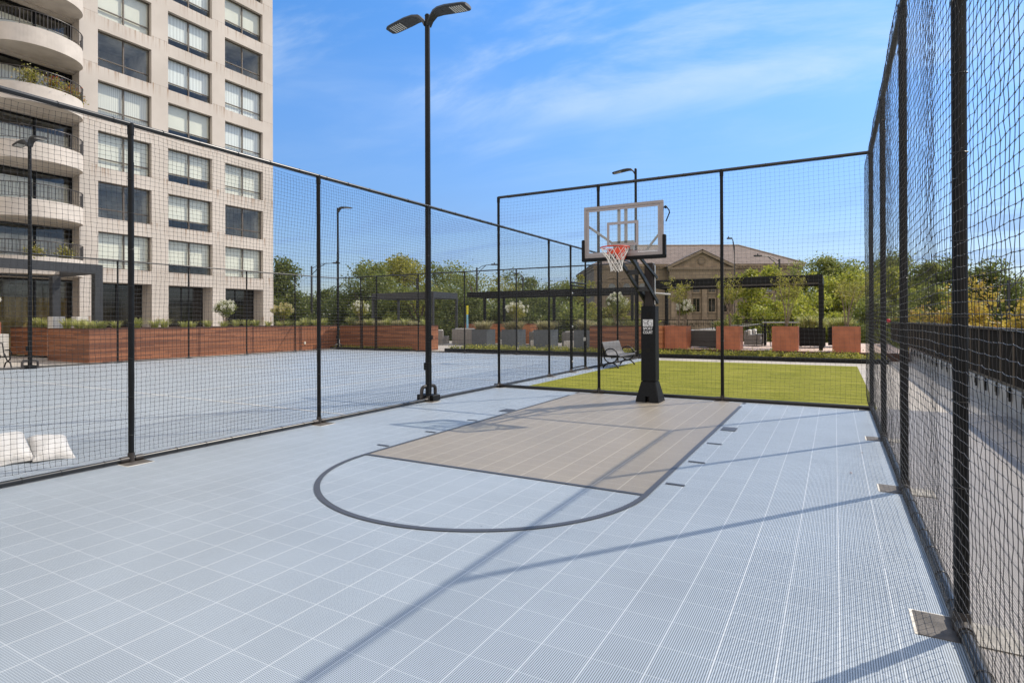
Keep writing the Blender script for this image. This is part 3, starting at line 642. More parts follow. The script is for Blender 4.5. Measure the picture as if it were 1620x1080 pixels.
for s in (-1, 1): pd.box(s*(bw+.045), s*(bw-.012), by-.046, by+.046, zb-.06, zb+.36, .012)
pd.build('edge_padding', 'pad', bb)
bk = MB()
for s in (-.115, .02): bk.box(s, s+.055, by+.04, by+.075, zb+.05, zt-.03)
bk.bar((-.70, by+.06, zb+.62), (-.02, by+.10, zb+.12), .045, .03, up=(0, 1, 0)); bk.bar((.70, by+.06, zb+.42), (.40, by+.10, zb+.08), .035, .03, up=(0, 1, 0))
bk.box(-.2, .2, by+.04, by+.085, zb+.08, zb+.30)
bk.build('rear_bracket', 'silver', bb)
hk = MB(); hk.tube([(bw+.005, by+.03, zb+.86), (bw+.05, by+.05, zb+.86), (bw+.085, by+.07, zb+.80), (bw+.09, by+.08, zb+.76), (bw+.03, by+.06, zb+.60)], .011, 8); hk.ico((bw+.03, by+.04, zb+.86), .03, 1); hk.build('lift_handle', 'black_metal', bb, True)
# rim with bracket and net
rc = (-.01, by-.15-.255, 3.048)
rm = MB(); rm.tube([(rc[0]+.258*math.cos(a), rc[1]+.258*math.sin(a), rc[2]) for a in [2*math.pi*i/48 for i in range(48)]], .0115, 10, closed=True)
rm.tube([(rc[0]+.25*math.cos(a), rc[1]+.25*math.sin(a), rc[2]-.022) for a in [R(35)+R(110)*i/20 for i in range(21)]], .008, 8)
rm.prism([(-.10, 0), (.10, 0), (.10, .09), (-.10, .09)], lambda p, t_: (p[0], by-.04-t_, rc[2]-.05+p[1]), 0, .09)
rm.box(-.24, .11, by-.19, by-.155, rc[2]-.085, rc[2]-.018, .003)
rm.prism([(-.10, 0), (.10, 0), (.10, .10), (.055, .215), (-.055, .215), (-.10, .10)], lambda p, t_: (p[0], by-.05-t_, rc[2]+.02-p[1]), 0, .13)
rim = rm.build('rim', 'orange', hp, True)
nm = MB(); ns = 12
rings = [(.0, .252, -.01), (.5, .225, .085), (.0, .165, .17), (.5, .135, .245), (.0, .115, .315), (.5, .105, .375), (0, .105, .43)]
def npnt(i, j):
    ph, rad, dz_ = rings[j]; a = 2*math.pi*(i+ph)/ns; sag = .012*math.sin(3*a+j)
    return Vector((rc[0]+rad*math.cos(a)+.03*(dz_/.43)**2, rc[1]+rad*math.sin(a), rc[2]-dz_+sag))
for i in range(ns):
    for sgn in (0, 1):
        p = [npnt(i, 0)]; k = i
        for j in range(1, 7):
            if rings[j][0] > 0: k = k if sgn == 0 else k-1
            else: k = k+1 if sgn == 0 else k
            p.append(npnt(k, j))
        nm.tube(p, .0048, 5)
nm.build('rim_net', 'net_white', rim, True)
# lift arms: two side beams, cross members, upper beams
ar = MB()
A0, A1 = Vector((0, by+.06, 2.93)), Vector((0, .16, 2.10))
for x in (-.13, .13): ar.bar(A0+Vector((x+px_*.3, 0, 0)), A1+Vector((x*.95+px_, 0, 0)), .04, .085)
B0, B1 = Vector((0, by+.10, 3.16)), Vector((0, .12, 2.62))
for x in (-.15, .15): ar.bar(B0+Vector((x*.6, 0, 0)), B1+Vector((x*.8+px_, 0, 0)), .035, .06)
ar.build('lift_arm', 'arm_green', hp)
cm = MB()
for f_ in (.32, .68): p = A0.lerp(A1, f_); cm.box(-.13+px_*f_, .13+px_*f_, p.y-.05, p.y+.05, p.z-.045, p.z+.045, .006)
cm.cyl((px_-.14, .16, 2.12), (px_+.14, .16, 2.12), .02); cm.build('cross_member', 'dark_grey_metal', hp)
cm = MB().cyl((px_+.02, .1, 2.30), (px_+.35, .32, 2.27), .022); cm.cyl((px_+.05, .12, 2.12), (px_+.05, .3, 2.16), .03); cm.build('actuator', 'steel', hp, True)

# ------------------------------------------------------------------ sandbags
def sandbag(loc, rz, tilt, L_, W_, T_, label, seed):
    rg = random.Random(seed); n, k = 26, 18; m = MB(); v = []
    def P(i, j, s):
        a, b = -1+2*i/n, -1+2*j/k
        ex = (1-abs(a)**3.2)*(1-abs(b)**3.0); h = max(0, ex)**.55
        w = .007*math.sin(5*a+3*b+seed)+.004*math.sin(9*b+2*a)
        cx_ = 1-.10*(1-abs(b))*abs(a)**4
        return (a*L_/2*cx_, b*W_/2*(1+.08*abs(a)**3), s*h*T_/2*(1 if s > 0 else .55)+w*(1 if s > 0 else .3)*(.3+h)+.0)
    top = [[P(i, j, 1) for j in range(k+1)] for i in range(n+1)]; bot = [[P(i, j, -1) for j in range(k+1)] for i in range(n+1)]
    for g_ in (top, bot):
        for row in g_: v += row
    f = []; o = (n+1)*(k+1)
    for i in range(n):
        for j in range(k):
            a = i*(k+1)+j; f.append((a, a+k+1, a+k+2, a+1)); f.append((o+a, o+a+1, o+a+k+2, o+a+k+1))
    m.add(v, f); ob = m.build('sandbag', 'bag', None, True); ob.location = loc; ob.rotation_euler = (tilt[0], tilt[1], rz)
    return tag(ob, label, 'sandbag', 'white sandbags on the far court')
sandbag((-3.56, -1.98, .11), R(164), (R(4), R(-13), 0), .78, .40, .22, 'white sandbag lying flat behind the left netting, right one of the pair', 2)
sandbag((-3.76, -2.36, .14), R(168), (R(-6), R(-16), 0), .84, .42, .24, 'white sandbag slumped behind the left netting, left one of the pair', 5)
tr = MB().box(-.35, .35, -.25, .25, 0, .16, .03); ob = tr.build('weight_base', 'black_metal'); ob.location = (-4.0, -2.75, .014); tag(ob, 'black plastic weight block beside the white sandbags', 'weight')

# ------------------------------------------------------------------ bench
def mesh_bench(loc, rz):
    r = empty('park_bench', loc, rz, 'grey perforated metal bench with round armrests on the turf edge', 'bench')
    # local: length along y (+-.95), faces +x
    prof = [(-.36, .90), (-.345, .915), (-.33, .90), (-.27, .72), (-.20, .56), (-.16, .48), (-.10, .445), (.02, .44), (.16, .45), (.26, .455), (.30, .44), (.31, .41)]
    m = MB(); v = []
    for s in (-.92, .92):
        for x, z in prof: v.append((x, s, z))
        for x, z in prof: v.append((x-.012, s, z-.018))
    n = len(prof); f = [(i, i+1, 2*n+i+1, 2*n+i) for i in range(n-1)]+[(n+i, 3*n+i, 3*n+i+1, n+i+1) for i in range(n-1)]
    f += [(i, n+i, n+i+1, i+1) for i in range(n-1)]+[(2*n+i, 2*n+i+1, 3*n+i+1, 3*n+i) for i in range(n-1)]
    m.add(v, f); m.build('seat_sheet', 'bench_mesh', r, True)
    for s in (-.94, .94):
        e = MB(); e.tube([(-.02+.25*math.cos(a), s, .44+.25*math.sin(a)) for a in [2*math.pi*i/28 for i in range(28)]], .022, 8, closed=True); e.build('armrest_ring', 'black_metal', r, True)
        e = MB(); e.tube([(-.02+.30*math.cos(a), s, -.09+.28*math.sin(a)) for a in [R(20)+R(140)*i/18 for i in range(19)]], .027, 8); e.build('leg', 'black_metal', r, True)
        e = MB(); e.box(-.25, .31, s-.012, s+.012, .38, .455); e.bar((-.25, s, .42), (-.35, s, .88), .024, .05, up=(0, 1, 0)); e.build('end_plate', 'black_metal', r)
    MB().cyl((0, -.92, .36), (0, .92, .36), .02).build('tie_bar', 'black_metal', r, True)
    return r
mesh_bench((-1.62, 14.95, .016), R(0))
# slatted black bench at the far left
sb = empty('slatted_bench', (-21.6, 3.1, 0), 0, 'black slatted metal bench at the left edge beyond the netting', 'bench')
for k in range(15):
    y = -.95+k*.136; m = MB(); m.tube([(-.36, y, .93), (-.30, y, .80), (-.22, y, .55), (-.16, y, .46), (0, y, .44), (.22, y, .45), (.28, y, .42)], .022, 6); m.build('slat', 'black_metal', sb, True)
for y in (-1, 1):
    m = MB(); m.tube([(-.34, y, 0), (-.2, y, .2), (0, y, .27), (.2, y, .2), (.3, y, 0)], .025, 8); m.tube([(-.3, y, .55), (-.1, y, .3), (0, y, .27), (.15, y, .33), (.3, y, .6), (.1, y, .68), (-.25, y, .66)], .022, 8); m.build('leg_frame', 'black_metal', sb, True)
MB().cyl((-.36, -.97, .93), (-.36, .97, .93), .02).build('back_rail', 'black_metal', sb, True)

# ------------------------------------------------------------------ plants
def leaf_cloud(C, size, rg, flat=.35):
    """C (n,3) centres -> rhombus leaves with random orientation"""
    n = len(C); d = rg.normal(size=(n, 3)); d /= np.linalg.norm(d, axis=1)[:, None]
    t = rg.normal(size=(n, 3)); t[:, 2] += 0; t -= (t*d).sum(1)[:, None]*d; t /= np.linalg.norm(t, axis=1)[:, None]
    s = size*rg.uniform(.6, 1.25, n)[:, None]
    V = np.stack([C-d*s*.55, C+t*s*.32+d*s*.05, C+d*s*.55, C-t*s*.32+d*s*.05], 1)
    bend = np.cross(d, t)*s*.10; V[:, 1] += bend; V[:, 3] += bend
    return V.reshape(-1, 3), (np.arange(n)[:, None]*4+np.arange(4)[None]).astype(int)
def clumps(n, R3, rg, shape='round'):
    p = rg.normal(size=(n, 3)); p /= np.linalg.norm(p, axis=1)[:, None]; rad = rg.uniform(.25, 1, n)**.5
    p = p*rad[:, None]
    if shape == 'cone': k = (1-(p[:, 2]+1)/2*.65)[:, None]; p[:, :2] *= k
    return p*np.array(R3)
def crown_points(nl, R3, rg, ncl=26, cr=.34, shape='round', loose=.15):
    cc = clumps(ncl, np.array(R3)*.80, rg, shape); sz = rg.uniform(.6, 1.25, ncl)*cr*min(R3)
    k = rg.integers(0, ncl, nl); d = rg.normal(size=(nl, 3)); d /= np.linalg.norm(d, axis=1)[:, None]
    r_ = rg.uniform(.25, 1, nl)**.6*(1+loose*rg.normal(size=nl)); P = cc[k]+d*(sz[k]*r_)[:, None]*np.array((1, 1, .8)); return P, cc
def limb_tree(m, base, top, r_, cc, rg, k=14, zc=0.):
    pts = [Vector(base)]; b = Vector(base); t = Vector(top)
    for i in range(1, 5): f = i/4; pts.append(b.lerp(t, f)+Vector((rg.uniform(-.1, .1), rg.uniform(-.1, .1), 0))*(t-b).length*.06)
    m.tube(pts, [r_*(1-.17*i) for i in range(5)], 8)
    for c in cc[:k]:
        f = rg.uniform(.45, 1); s = b.lerp(t, f); e = Vector(c)
        mid = s.lerp(e, .5)+Vector((0, 0, (e-s).length*.10))
        m.tube([s, mid, e], [r_*.38, r_*.22, r_*.07], 5)
def tree(label, x, y, ztop, hw, m, kind='tree', zg=-5., nl=3600, ls=.30, shape='round', low=None, ncl=30, cr=.34, group='street trees beyond the terrace', barkm='bark', bot=None, seed=None, loose=.15, name='leafy_tree', cat='tree'):
    hw *= 1.28; nl = int(nl*2.5); ls *= .92; ztop += .45
    rg = np.random.default_rng(seed if seed is not None else int(abs(x*131+y*17+ztop*7)))
    bot = zg+2.0 if bot is None else bot; cz = (ztop+bot)/2; rz = (ztop-bot)/2
    r = empty(name, (x, y, zg), 0, label, cat, group)
    P, cc = crown_points(nl, (hw, hw, rz), rg, ncl, cr, shape, loose); top = P[:, 2].max(); P[:, 2] *= 1; off = np.array((0, 0, cz-zg+(rz-top)))
    V, F = leaf_cloud(P+off, ls, rg); np_mesh('crown', V, F, m, r)
    t = MB(); limb_tree(t, (0, 0, 0), (0, 0, cz-zg+rz*.3), max(.12, hw*.07), [tuple(c+off) for c in cc], rg); t.build('trunk', barkm, r, True)
    return r
T = [
 ('dark green tree right against the tower edge, topmost of its row', -44.7, 35.5, 7.9, 2.9, 'leaf_dark', dict(shape='cone', nl=5200, bot=-3)),
 ('low dark green tree in the sky gap right of the tower', -49.1, 44.2, 5.6, 3.4, 'leaf_dark', dict(nl=4200)),
 ('loose open tree with sky showing through, behind the corner lamp', -35.6, 37.5, 6.9, 2.6, 'leaf_dark', dict(nl=2600, ls=.27, loose=.3)),
 ('mid green tree just right of the corner lamp', -36.5, 40.5, 7.8, 2.6, 'leaf_mid', dict(nl=3600)),
 ('tall yellow green tree left of the main lamp pole', -37.7, 46.9, 9.3, 4.3, 'leaf_yellow', dict(nl=7000)),
 ('broad mid green tree right of the main lamp pole', -37.3, 54.1, 8.9, 3.9, 'leaf_mid', dict(nl=6000)),
 ('wispy tree with bare twigs at the top, above the striped marker post', -28.7, 47.4, 8.0, 3.0, 'leaf_mid', dict(nl=2600, ls=.24, loose=.35)),
 ('pale green tree left of the rounded dark crown', -33.1, 60.5, 7.3, 4.0, 'leaf_yellow', dict(nl=5200)),
 ('rounded dark green crown right of the hoop side fence corner', -31.9, 66.2, 8.6, 3.9, 'leaf_dark', dict(nl=6500)),
 ('mid green tree sloping down towards the stone hall', -30.8, 73.7, 7.8, 4.2, 'leaf_mid', dict(nl=5200)),
 ('thin tree against the left end of the stone hall', -17.3, 50.6, 5.9, 1.1, 'leaf_yellow', dict(nl=900)),
 ('yellow green bush behind the bench fence', -9.3, 36.3, 3.0, 1.9, 'leaf_yellow', dict(nl=2600, ls=.24, name='bush', cat='bush', bot=-3)),
 ('smaller yellow green bush left of the hoop pole', -7.8, 38.3, 2.6, 1.3, 'leaf_yellow', dict(nl=1500, ls=.24, name='bush', cat='bush', bot=-3)),
 ('bright tree topping the pergola beam, left one', -1.4, 48.3, 5.7, 2.1, 'leaf_bright', dict(nl=2600)),
 ('bright tree topping the pergola beam, middle one', 1.3, 46.6, 5.8, 2.0, 'leaf_bright', dict(nl=2800)),
 ('bright tree behind the pergola corner post', 3.9, 52.9, 5.6, 2.3, 'leaf_bright', dict(nl=3300)),
 ('large olive green crown rising right of the hall roof', 5.5, 91.7, 11.0, 5.4, 'leaf_mid', dict(nl=7500, ls=.36, bot=-1)),
 ('large olive green crown next to the far right fence corner', 11.9, 98.6, 11.7, 5.4, 'leaf_mid', dict(nl=7500, ls=.36, bot=-1)),
 ('bright green tree between pergola post and fence corner', 6.6, 50.7, 5.9, 2.5, 'leaf_bright', dict(nl=4200)),
 ('bright green tree behind the right fence corner post', 9.2, 54.0, 5.9, 2.2, 'leaf_bright', dict(nl=3300)),
 ('slim mid green tree between the first two right fence posts', 11.6, 57.8, 6.3, 2.0, 'leaf_mid', dict(nl=2600)),
 ('dark open crowned tree left of the thickest fence post', 15.6, 68.8, 8.0, 3.4, 'leaf_dark', dict(nl=4600, loose=.3)),
 ('dark green tree behind the thickest fence post', 18.6, 67.8, 7.4, 3.0, 'leaf_dark', dict(nl=4400)),
 ('olive tree low at the right edge of the view', 22.8, 74.5, 6.3, 3.4, 'leaf_mid', dict(nl=3600)),
 ('yellowing bush over the black screen fence, left one', 10.6, 30.1, 2.4, 2.0, 'leaf_autumn', dict(nl=3600, ls=.2, name='bush', cat='bush', bot=-2)),
 ('golden tree over the black screen fence at the right edge', 13.3, 32.2, 3.5, 2.4, 'leaf_autumn', dict(nl=5200, ls=.22, bot=-3)),
 ('dark understory tree below the sky gap', -37.5, 35.6, 3.9, 2.7, 'leaf_dark', dict(nl=3300, ls=.26)),
 ('dark understory tree behind the corner lamp base', -32.3, 36.2, 4.2, 3.2, 'leaf_dark', dict(nl=4200, ls=.26)),
 ('mid green understory tree left of the grey pergola', -28.4, 37.6, 4.8, 3.2, 'leaf_mid', dict(nl=4300, ls=.26)),
 ('dark understory tree behind the grey pergola', -23.4, 37.9, 4.6, 3.3, 'leaf_dark', dict(nl=4600, ls=.26)),
 ('dark understory tree behind the black pergola', -18.5, 40.6, 4.4, 3.3, 'leaf_dark', dict(nl=4400, ls=.26)),
 ('mid green understory tree left of the museum-like hall', -13.9, 39.6, 3.2, 2.6, 'leaf_mid', dict(nl=3200, ls=.26)),
 ('bright green low tree behind the third copper planter', 3.2, 40.5, 3.4, 2.4, 'leaf_bright', dict(nl=2800, ls=.24)),
 ('low green bush behind the rear railing near the traffic signal', 1.2, 40.6, 2.6, 1.7, 'leaf_bright', dict(nl=2200, ls=.24, name='bush', cat='bush')),
 ('green bush behind the rear railing at the far right', 7.6, 41.8, 3.2, 2.6, 'leaf_mid', dict(nl=2800, ls=.24, name='bush', cat='bush')),
 ('leafy tree beyond the screen fence in the middle distance', 11.4, 44.5, 3.9, 2.4, 'leaf_mid', dict(nl=3000, ls=.26)),
]
for lab, x, y, zt_, hw, m, k in T: tree(lab.replace('museum-like ', 'stone '), x, y, zt_, hw, m, **k)
# distant tree belt that reads as one mass
rg = np.random.default_rng(5); n = 16000
bx_ = rg.uniform(-95, 75, n); top = 3.0+1.6*np.sin(bx_*.23)+1.2*np.sin(bx_*.61+2)
keep = (bx_ < -34) | (bx_ > 12); bx_ = bx_[keep]; top = top[keep]; n = len(bx_)
C = np.stack([bx_, 118+rg.uniform(-6, 6, n)-np.abs(bx_)*.1, -5+(top+5)*rg.uniform(0, 1, n)**.6], 1)
V, F = leaf_cloud(C, 1.0, rg); tag(np_mesh('far_woodland', V, F, 'leaf_mid'), 'far belt of trees along the horizon', 'woodland', kind='stuff')

def grass_tuft(H=.5, n=90, spread=.22, rgs=1, m='grass_blade'):
    rg = random.Random(rgs); V, F = [], []
    for i in range(n):
        a = rg.uniform(0, 6.28); r_ = rg.uniform(0, .09); h = H*rg.uniform(.55, 1.1); sp_ = spread*rg.uniform(.3, 1.25); w = .011
        bx, byy = r_*math.cos(a), r_*math.sin(a); tx, ty = -math.sin(a)*w, math.cos(a)*w; o = len(V)
        for k, (f, q) in enumerate(((0, 1), (.5, .9), (.85, .55), (1., .1))):
            x, y, z = bx+math.cos(a)*sp_*f**1.8, byy+math.sin(a)*sp_*f**1.8, h*(f-.28*f**3)
            V += [(x-tx*q, y-ty*q, z), (x+tx*q, y+ty*q, z)]
        F += [(o+2*k, o+2*k+1, o+2*k+3, o+2*k+2) for k in range(3)]
    me = bpy.data.meshes.new('ornamental_grass'); me.from_pydata(V, [], F); me.update(); return me
TUFTS = [grass_tuft(.66, 150, .36, s) for s in (1, 2, 3)]
for me in TUFTS: me.materials.append(MAT['grass_blade'])
PT = [grass_tuft(.52, 140, .38, s) for s in (5, 6)]
for me in PT: me.materials.append(MAT['grass_pale'])
def put_tuft(me, x, y, z, s, label, group):
    o = bpy.data.objects.new('ornamental_grass', me); COL.objects.link(o); o.location = (x, y, z); o.scale = (s, s, s*random.uniform(.85, 1.15)); o.rotation_euler = (0, 0, random.uniform(0, 6))
    return tag(o, label, 'grass', group)
def hydrangea(loc, H, W_, label, petals='petal', leaves='leaf_mid', seed=1, heads=34, stem=.5):
    rg = np.random.default_rng(seed); r = empty('hydrangea', loc, 0, label, 'shrub', 'flowering shrubs in the planters')
    m = MB(); cz = H*.72; tops = []
    for i in range(9):
        a = rg.uniform(0, 6.28); rd = W_*rg.uniform(.2, .9); e = (rd*math.cos(a), rd*math.sin(a), cz+rg.uniform(-.1, .2)*H); tops.append(e)
        m.tube([(rg.uniform(-.03, .03), rg.uniform(-.03, .03), 0), (e[0]*.35, e[1]*.35, H*.35), e], [.016, .011, .005], 5)
    m.build('stem', 'twig', r, True)
    P, _ = crown_points(1500, (W_, W_, H*.30), rg, 16, .5); V, F = leaf_cloud(P+np.array((0, 0, cz)), .085, rg); np_mesh('foliage', V, F, leaves, r)
    C = []
    for i in range(heads):
        a = rg.uniform(0, 6.28); el = rg.uniform(-.15, 1.4); k_ = rg.uniform(.72, 1.08); q = np.array((math.cos(a)*math.cos(el)*W_*k_, math.sin(a)*math.cos(el)*W_*k_, cz+math.sin(el)*H*.30*k_))
        d = rg.normal(size=(70, 3)); d /= np.linalg.norm(d, axis=1)[:, None]; sz_ = rg.uniform(.8, 1.35); C.append(q+d*np.array((.075, .075, .10))*sz_*rg.uniform(.5, 1, (70, 1)))
    V, F = leaf_cloud(np.concatenate(C), .042, rg); np_mesh('blossom', V, F, petals, r)
    return r
def multistem(loc, H, W_, label, seed):
    rg = np.random.default_rng(seed); r = empty('multistem_tree', loc, 0, label, 'tree', 'young trees in the copper planters')
    m = MB(); tips = []
    for i in range(9):
        a = rg.uniform(0, 6.28); rd = W_*rg.uniform(.25, 1.0); e = Vector((rd*math.cos(a), rd*math.sin(a), H*rg.uniform(.72, 1.0))); b = Vector((rg.uniform(-.06, .06), rg.uniform(-.06, .06), 0))
        p = [b, b.lerp(e, .3)+Vector((0, 0, .12*H)), b.lerp(e, .65)+Vector((0, 0, .06*H)), e]; m.tube(p, [.016, .012, .008, .003], 5)
        for k in range(8):
            f = rg.uniform(.3, 1); s = p[1].lerp(p[3], f); t = s+Vector((rg.normal()*.16, rg.normal()*.16, rg.uniform(.08, .30))); m.tube([s, t], [.005, .002], 4); tips += [s.lerp(t, q) for q in (.3, .6, .85, 1)]
    m.build('stem', 'twig', r, True)
    T_ = np.array([tuple(t) for t in tips]); k = rg.integers(0, len(T_), 1500); P = T_[k]+rg.normal(0, .055, (1500, 3)); P = P[P[:, 2] > .3]
    V, F = leaf_cloud(P, .062, rg); np_mesh('foliage', V, F, 'leaf_yellow', r); return r

# ------------------------------------------------------------------ planters
def box_planter(name, label, x0, x1, y0_, y1_, z0, z1, m, wall=.06, group=None, cap=None, soil=.07):
    cx_, cy_ = (x0+x1)/2, (y0_+y1_)/2; r = empty(name, (cx_, cy_, z0), 0, label, 'planter', group)
    a, b, c_, d_, H = x0-cx_, x1-cx_, y0_-cy_, y1_-cy_, z1-z0
    w = MB(); w.box(a, b, c_, c_+wall, 0, H); w.box(a, b, d_-wall, d_, 0, H); w.box(a, a+wall, c_+wall, d_-wall, 0, H-.001); w.box(b-wall, b, c_+wall, d_-wall, 0, H-.001)
    w.build('wall', m, r)
    MB().box(a+wall, b-wall, c_+wall, d_-wall, .02, H-soil).build('soil', 'soil', r)
    if cap:
        q = MB(); e = .02; q.box(a-e, b+e, c_-e, c_+wall+.02, H, H+.03); q.box(a-e, b+e, d_-wall-.02, d_+e, H, H+.03); q.box(a-e, a+wall+.02, c_+wall+.02, d_-wall-.02, H, H+.03); q.box(b-wall-.02, b+e, c_+wall+.02, d_-wall-.02, H, H+.03); q.build('coping', cap, r)
    return r
PL = 'reddish wooden planters around the big court'
box_planter('wooden_planter', 'long reddish wooden planter wall in front of the tower, sunlit side with dark corner end', -25.3, -21.75, 6.85, 20.6, 0, 1.40, 'ipe', group=PL, cap='corten')
box_planter('wooden_planter', 'dark wooden planter wall at right angles, shaded front behind the court gate', -21.55, -14.9, 20.6, 21.8, 0, 1.40, 'ipe', group=PL, cap='corten')
box_planter('wooden_planter', 'short wooden planter with pale end at the far left behind the lamp', -31.0, -27.2, 7.6, 8.8, 0.1, 1.42, 'ipe', group=PL, cap='corten')
box_planter('wooden_planter', 'dark wooden planter wall behind the grey bench', -5.75, -2.55, 22.45, 23.4, 0, 1.38, 'ipe', group=PL, cap='corten')
box_planter('wooden_planter', 'low orange brown wooden planter behind the grey planters', -17.9, -12.6, 29, 30.2, .1, 1.45, 'ipe_light', group=PL, cap='corten')
box_planter('wooden_planter', 'narrow wooden planter end right of the hoop pole', -2.28, -2.02, 22.5, 25.2, 0.31, 1.42, 'ipe_light', wall=.05, group=PL)
# electrical box on the end face of the shaded planter
tag(MB().box(-14.898, -14.86, 21.1, 21.25, .62, .86, .005).build('outlet_box', 'black_metal'), 'small black outlet box on the end of the shaded planter wall', 'outlet box')
tag(MB().box(-21.748, -21.72, 18.0, 18.12, .35, .5, .005).build('outlet_box', 'white_cut'), 'small pale outlet cover low on the sunlit planter wall', 'outlet box')
cops = [(-1.98, 'leftmost'), (.44, 'second from left'), (2.83, 'second from right'), (5.20, 'rightmost')]
for x, w in cops: box_planter('copper_planter', 'square copper coloured planter on the raised deck, %s of the row of four' % w, x, x+1.05, 22.75, 23.8, .31, 1.40, 'copper', .03, 'copper planters on the deck edge')
for i, (x, w) in enumerate(cops):
    multistem((x+.55, 23.25, 1.3), (2.5, 2.45, 2.6, 2.1)[i], (.85, .95, 1.1, .95)[i], 'young multi stemmed tree growing in the %s copper planter' % w, 20+i)
gp = [(-15.25, 'leftmost'), (-13.0, 'second from left'), (-10.75, 'third from left'), (-8.1, 'rightmost')]
for x, w in gp:
    box_planter('grey_planter', 'slate grey box planter with feathery grass, %s of the four' % w, x, x+1.15, 25.9, 26.95, 0, 1.12, 'planter_grey', .05, 'slate grey box planters')
    for k in range(3): put_tuft(PT[k % 2], x+.28+.3*k, 26.4+random.uniform(-.15, .15), 1.02, 1.75, 'pale feathery grass in the %s slate grey planter' % w, 'grasses in the slate grey planters')
GA = 'grasses along the long sunlit planter wall'
for k in range(19):
    y = 7.5+k*.70; put_tuft(TUFTS[k % 3], -22.0-random.uniform(0, .35), y+random.uniform(-.1, .1), 1.30, random.uniform(.85, 1.1), 'green arching grass tuft in the long sunlit wooden planter', GA)
for k in range(5): put_tuft(TUFTS[k % 3], -24.9+k*.66, 7.4+random.uniform(-.1, .2), 1.30, 1.1, 'green arching grass tuft over the dark corner end of the long planter', 'grasses over the dark planter corner')
for k in range(13): put_tuft(PT[k % 2] if k % 3 else TUFTS[0], -21.0+k*.48, 21.1+random.uniform(-.12, .12), 1.30, random.uniform(1.0, 1.3), 'pale green grass tuft in the shaded wooden planter behind the gate', 'grasses in the shaded planter')
for k in range(4): put_tuft(TUFTS[k % 3], -29.9+k*.62, 8.2, 1.34, 1.15, 'green grass tuft in the short planter at the far left', 'grasses in the far left planter')
for k in range(5): put_tuft(TUFTS[k % 3] if k % 2 else PT[0], -5.5+k*.62, 22.9, 1.28, 1.0, 'yellow green grass tuft in the planter behind the grey bench', 'grasses behind the bench')
hydrangea((-22.3, 13.4, 1.3), 1.45, .58, 'white flowering shrub in front of the lobby windows', 'petal', 'leaf_mid', 3)
hydrangea((-22.4, 17.1, 1.3), 1.35, .62, 'yellowish flowering shrub with bare stems right of the tower corner', 'petal_yellow', 'leaf_yellow', 4, 50)
hydrangea((-20.4, 21.2, 1.3), 1.55, .55, 'cream flowering shrub behind the court gate', 'petal', 'leaf_yellow', 5)
hydrangea((-12.3, 26.7, 1.0), 1.8, .75, 'pale flowering shrub by the black pergola', 'petal', 'leaf_yellow', 6)
hydrangea((-4.45, 22.95, 1.28), 1.75, .62, 'tall white flowering shrub left of the hoop pole', 'petal', 'leaf_mid', 7, 44)
hydrangea((-1.15, 23.45, 1.3), 1.35, .42, 'white flowering shrub in the leftmost copper planter', 'petal', 'leaf_mid', 8)
hydrangea((-25.7, 4.8, 1.65), 1.4, .55, 'white flowering shrub at the left edge above the orange planter', 'petal', 'leaf_mid', 9)
box_planter('copper_planter', 'orange copper planter at the left edge on a concrete block', -26.1, -25.3, 4.4, 5.2, 1.225, 1.72, 'copper', .03)
tag(MB().box(-26.2, -24.7, 4.3, 5.25, 0, 1.22, .01).build('concrete_block', 'pale_wall'), 'pale concrete block behind the slatted bench', 'block')
# ground cover in the beds
rg = np.random.default_rng(9); n = 900
cx_ = rg.uniform(-13.3, 7.0, n); cy_ = rg.uniform(20.75, 22.2, n); n = 320; k = rg.integers(0, n, 20000); C = np.stack([cx_[k], cy_[k], np.full(20000, .12)], 1)+rg.normal(0, 1, (20000, 3))*np.array((.09, .09, 0))+np.abs(rg.normal(0, 1, (20000, 3)))*np.array((0, 0, .10))
V, F = leaf_cloud(C, .075, rg); tag(np_mesh('ground_cover', V, F, 'ground_leaf'), 'low yellow green ground cover in the bed before the deck', 'ground cover', kind='stuff')
C = np.stack([rg.uniform(-21.9, -15.7, 3500), rg.uniform(20.15, 20.5, 3500), .06+np.abs(rg.normal(0, .07, 3500))], 1); V, F = leaf_cloud(C, .055, rg); tag(np_mesh('ground_cover', V, F, 'ground_leaf'), 'low ground cover at the foot of the shaded planter wall', 'ground cover', kind='stuff')
# black long planter boxes on deck
for lab, x0, x1, y_ in (('long black box planter with grass left of the pergola post', 3.75, 4.6, 26.2), ('black box planter behind the rightmost copper planter', 5.0, 6.0, 27.6)):
    box_planter('black_planter', lab, x0-.0, x1+.3, y_, y_+.8, .4, 1.30, 'black_metal', .04, 'black box planters on the deck')
    for k in range(3): put_tuft(TUFTS[k], x0+.2+.38*k, y_+.4, 1.22, 1.25, 'green grass in the %s' % lab.replace('with grass ', ''), 'grasses in the black planters')
put_tuft(TUFTS[0], .1, 25.4, 1.1, 1.3, 'green grass tuft behind the black sofa', 'grasses behind the sofa'); put_tuft(TUFTS[1], .5, 25.4, 1.1, 1.3, 'green grass tuft behind the black sofa', 'grasses behind the sofa')
box_planter('black_planter', 'black box planter behind the black sofa', -.4, .9, 25.1, 25.8, .31, 1.18, 'black_metal', .04, 'black box planters on the deck')

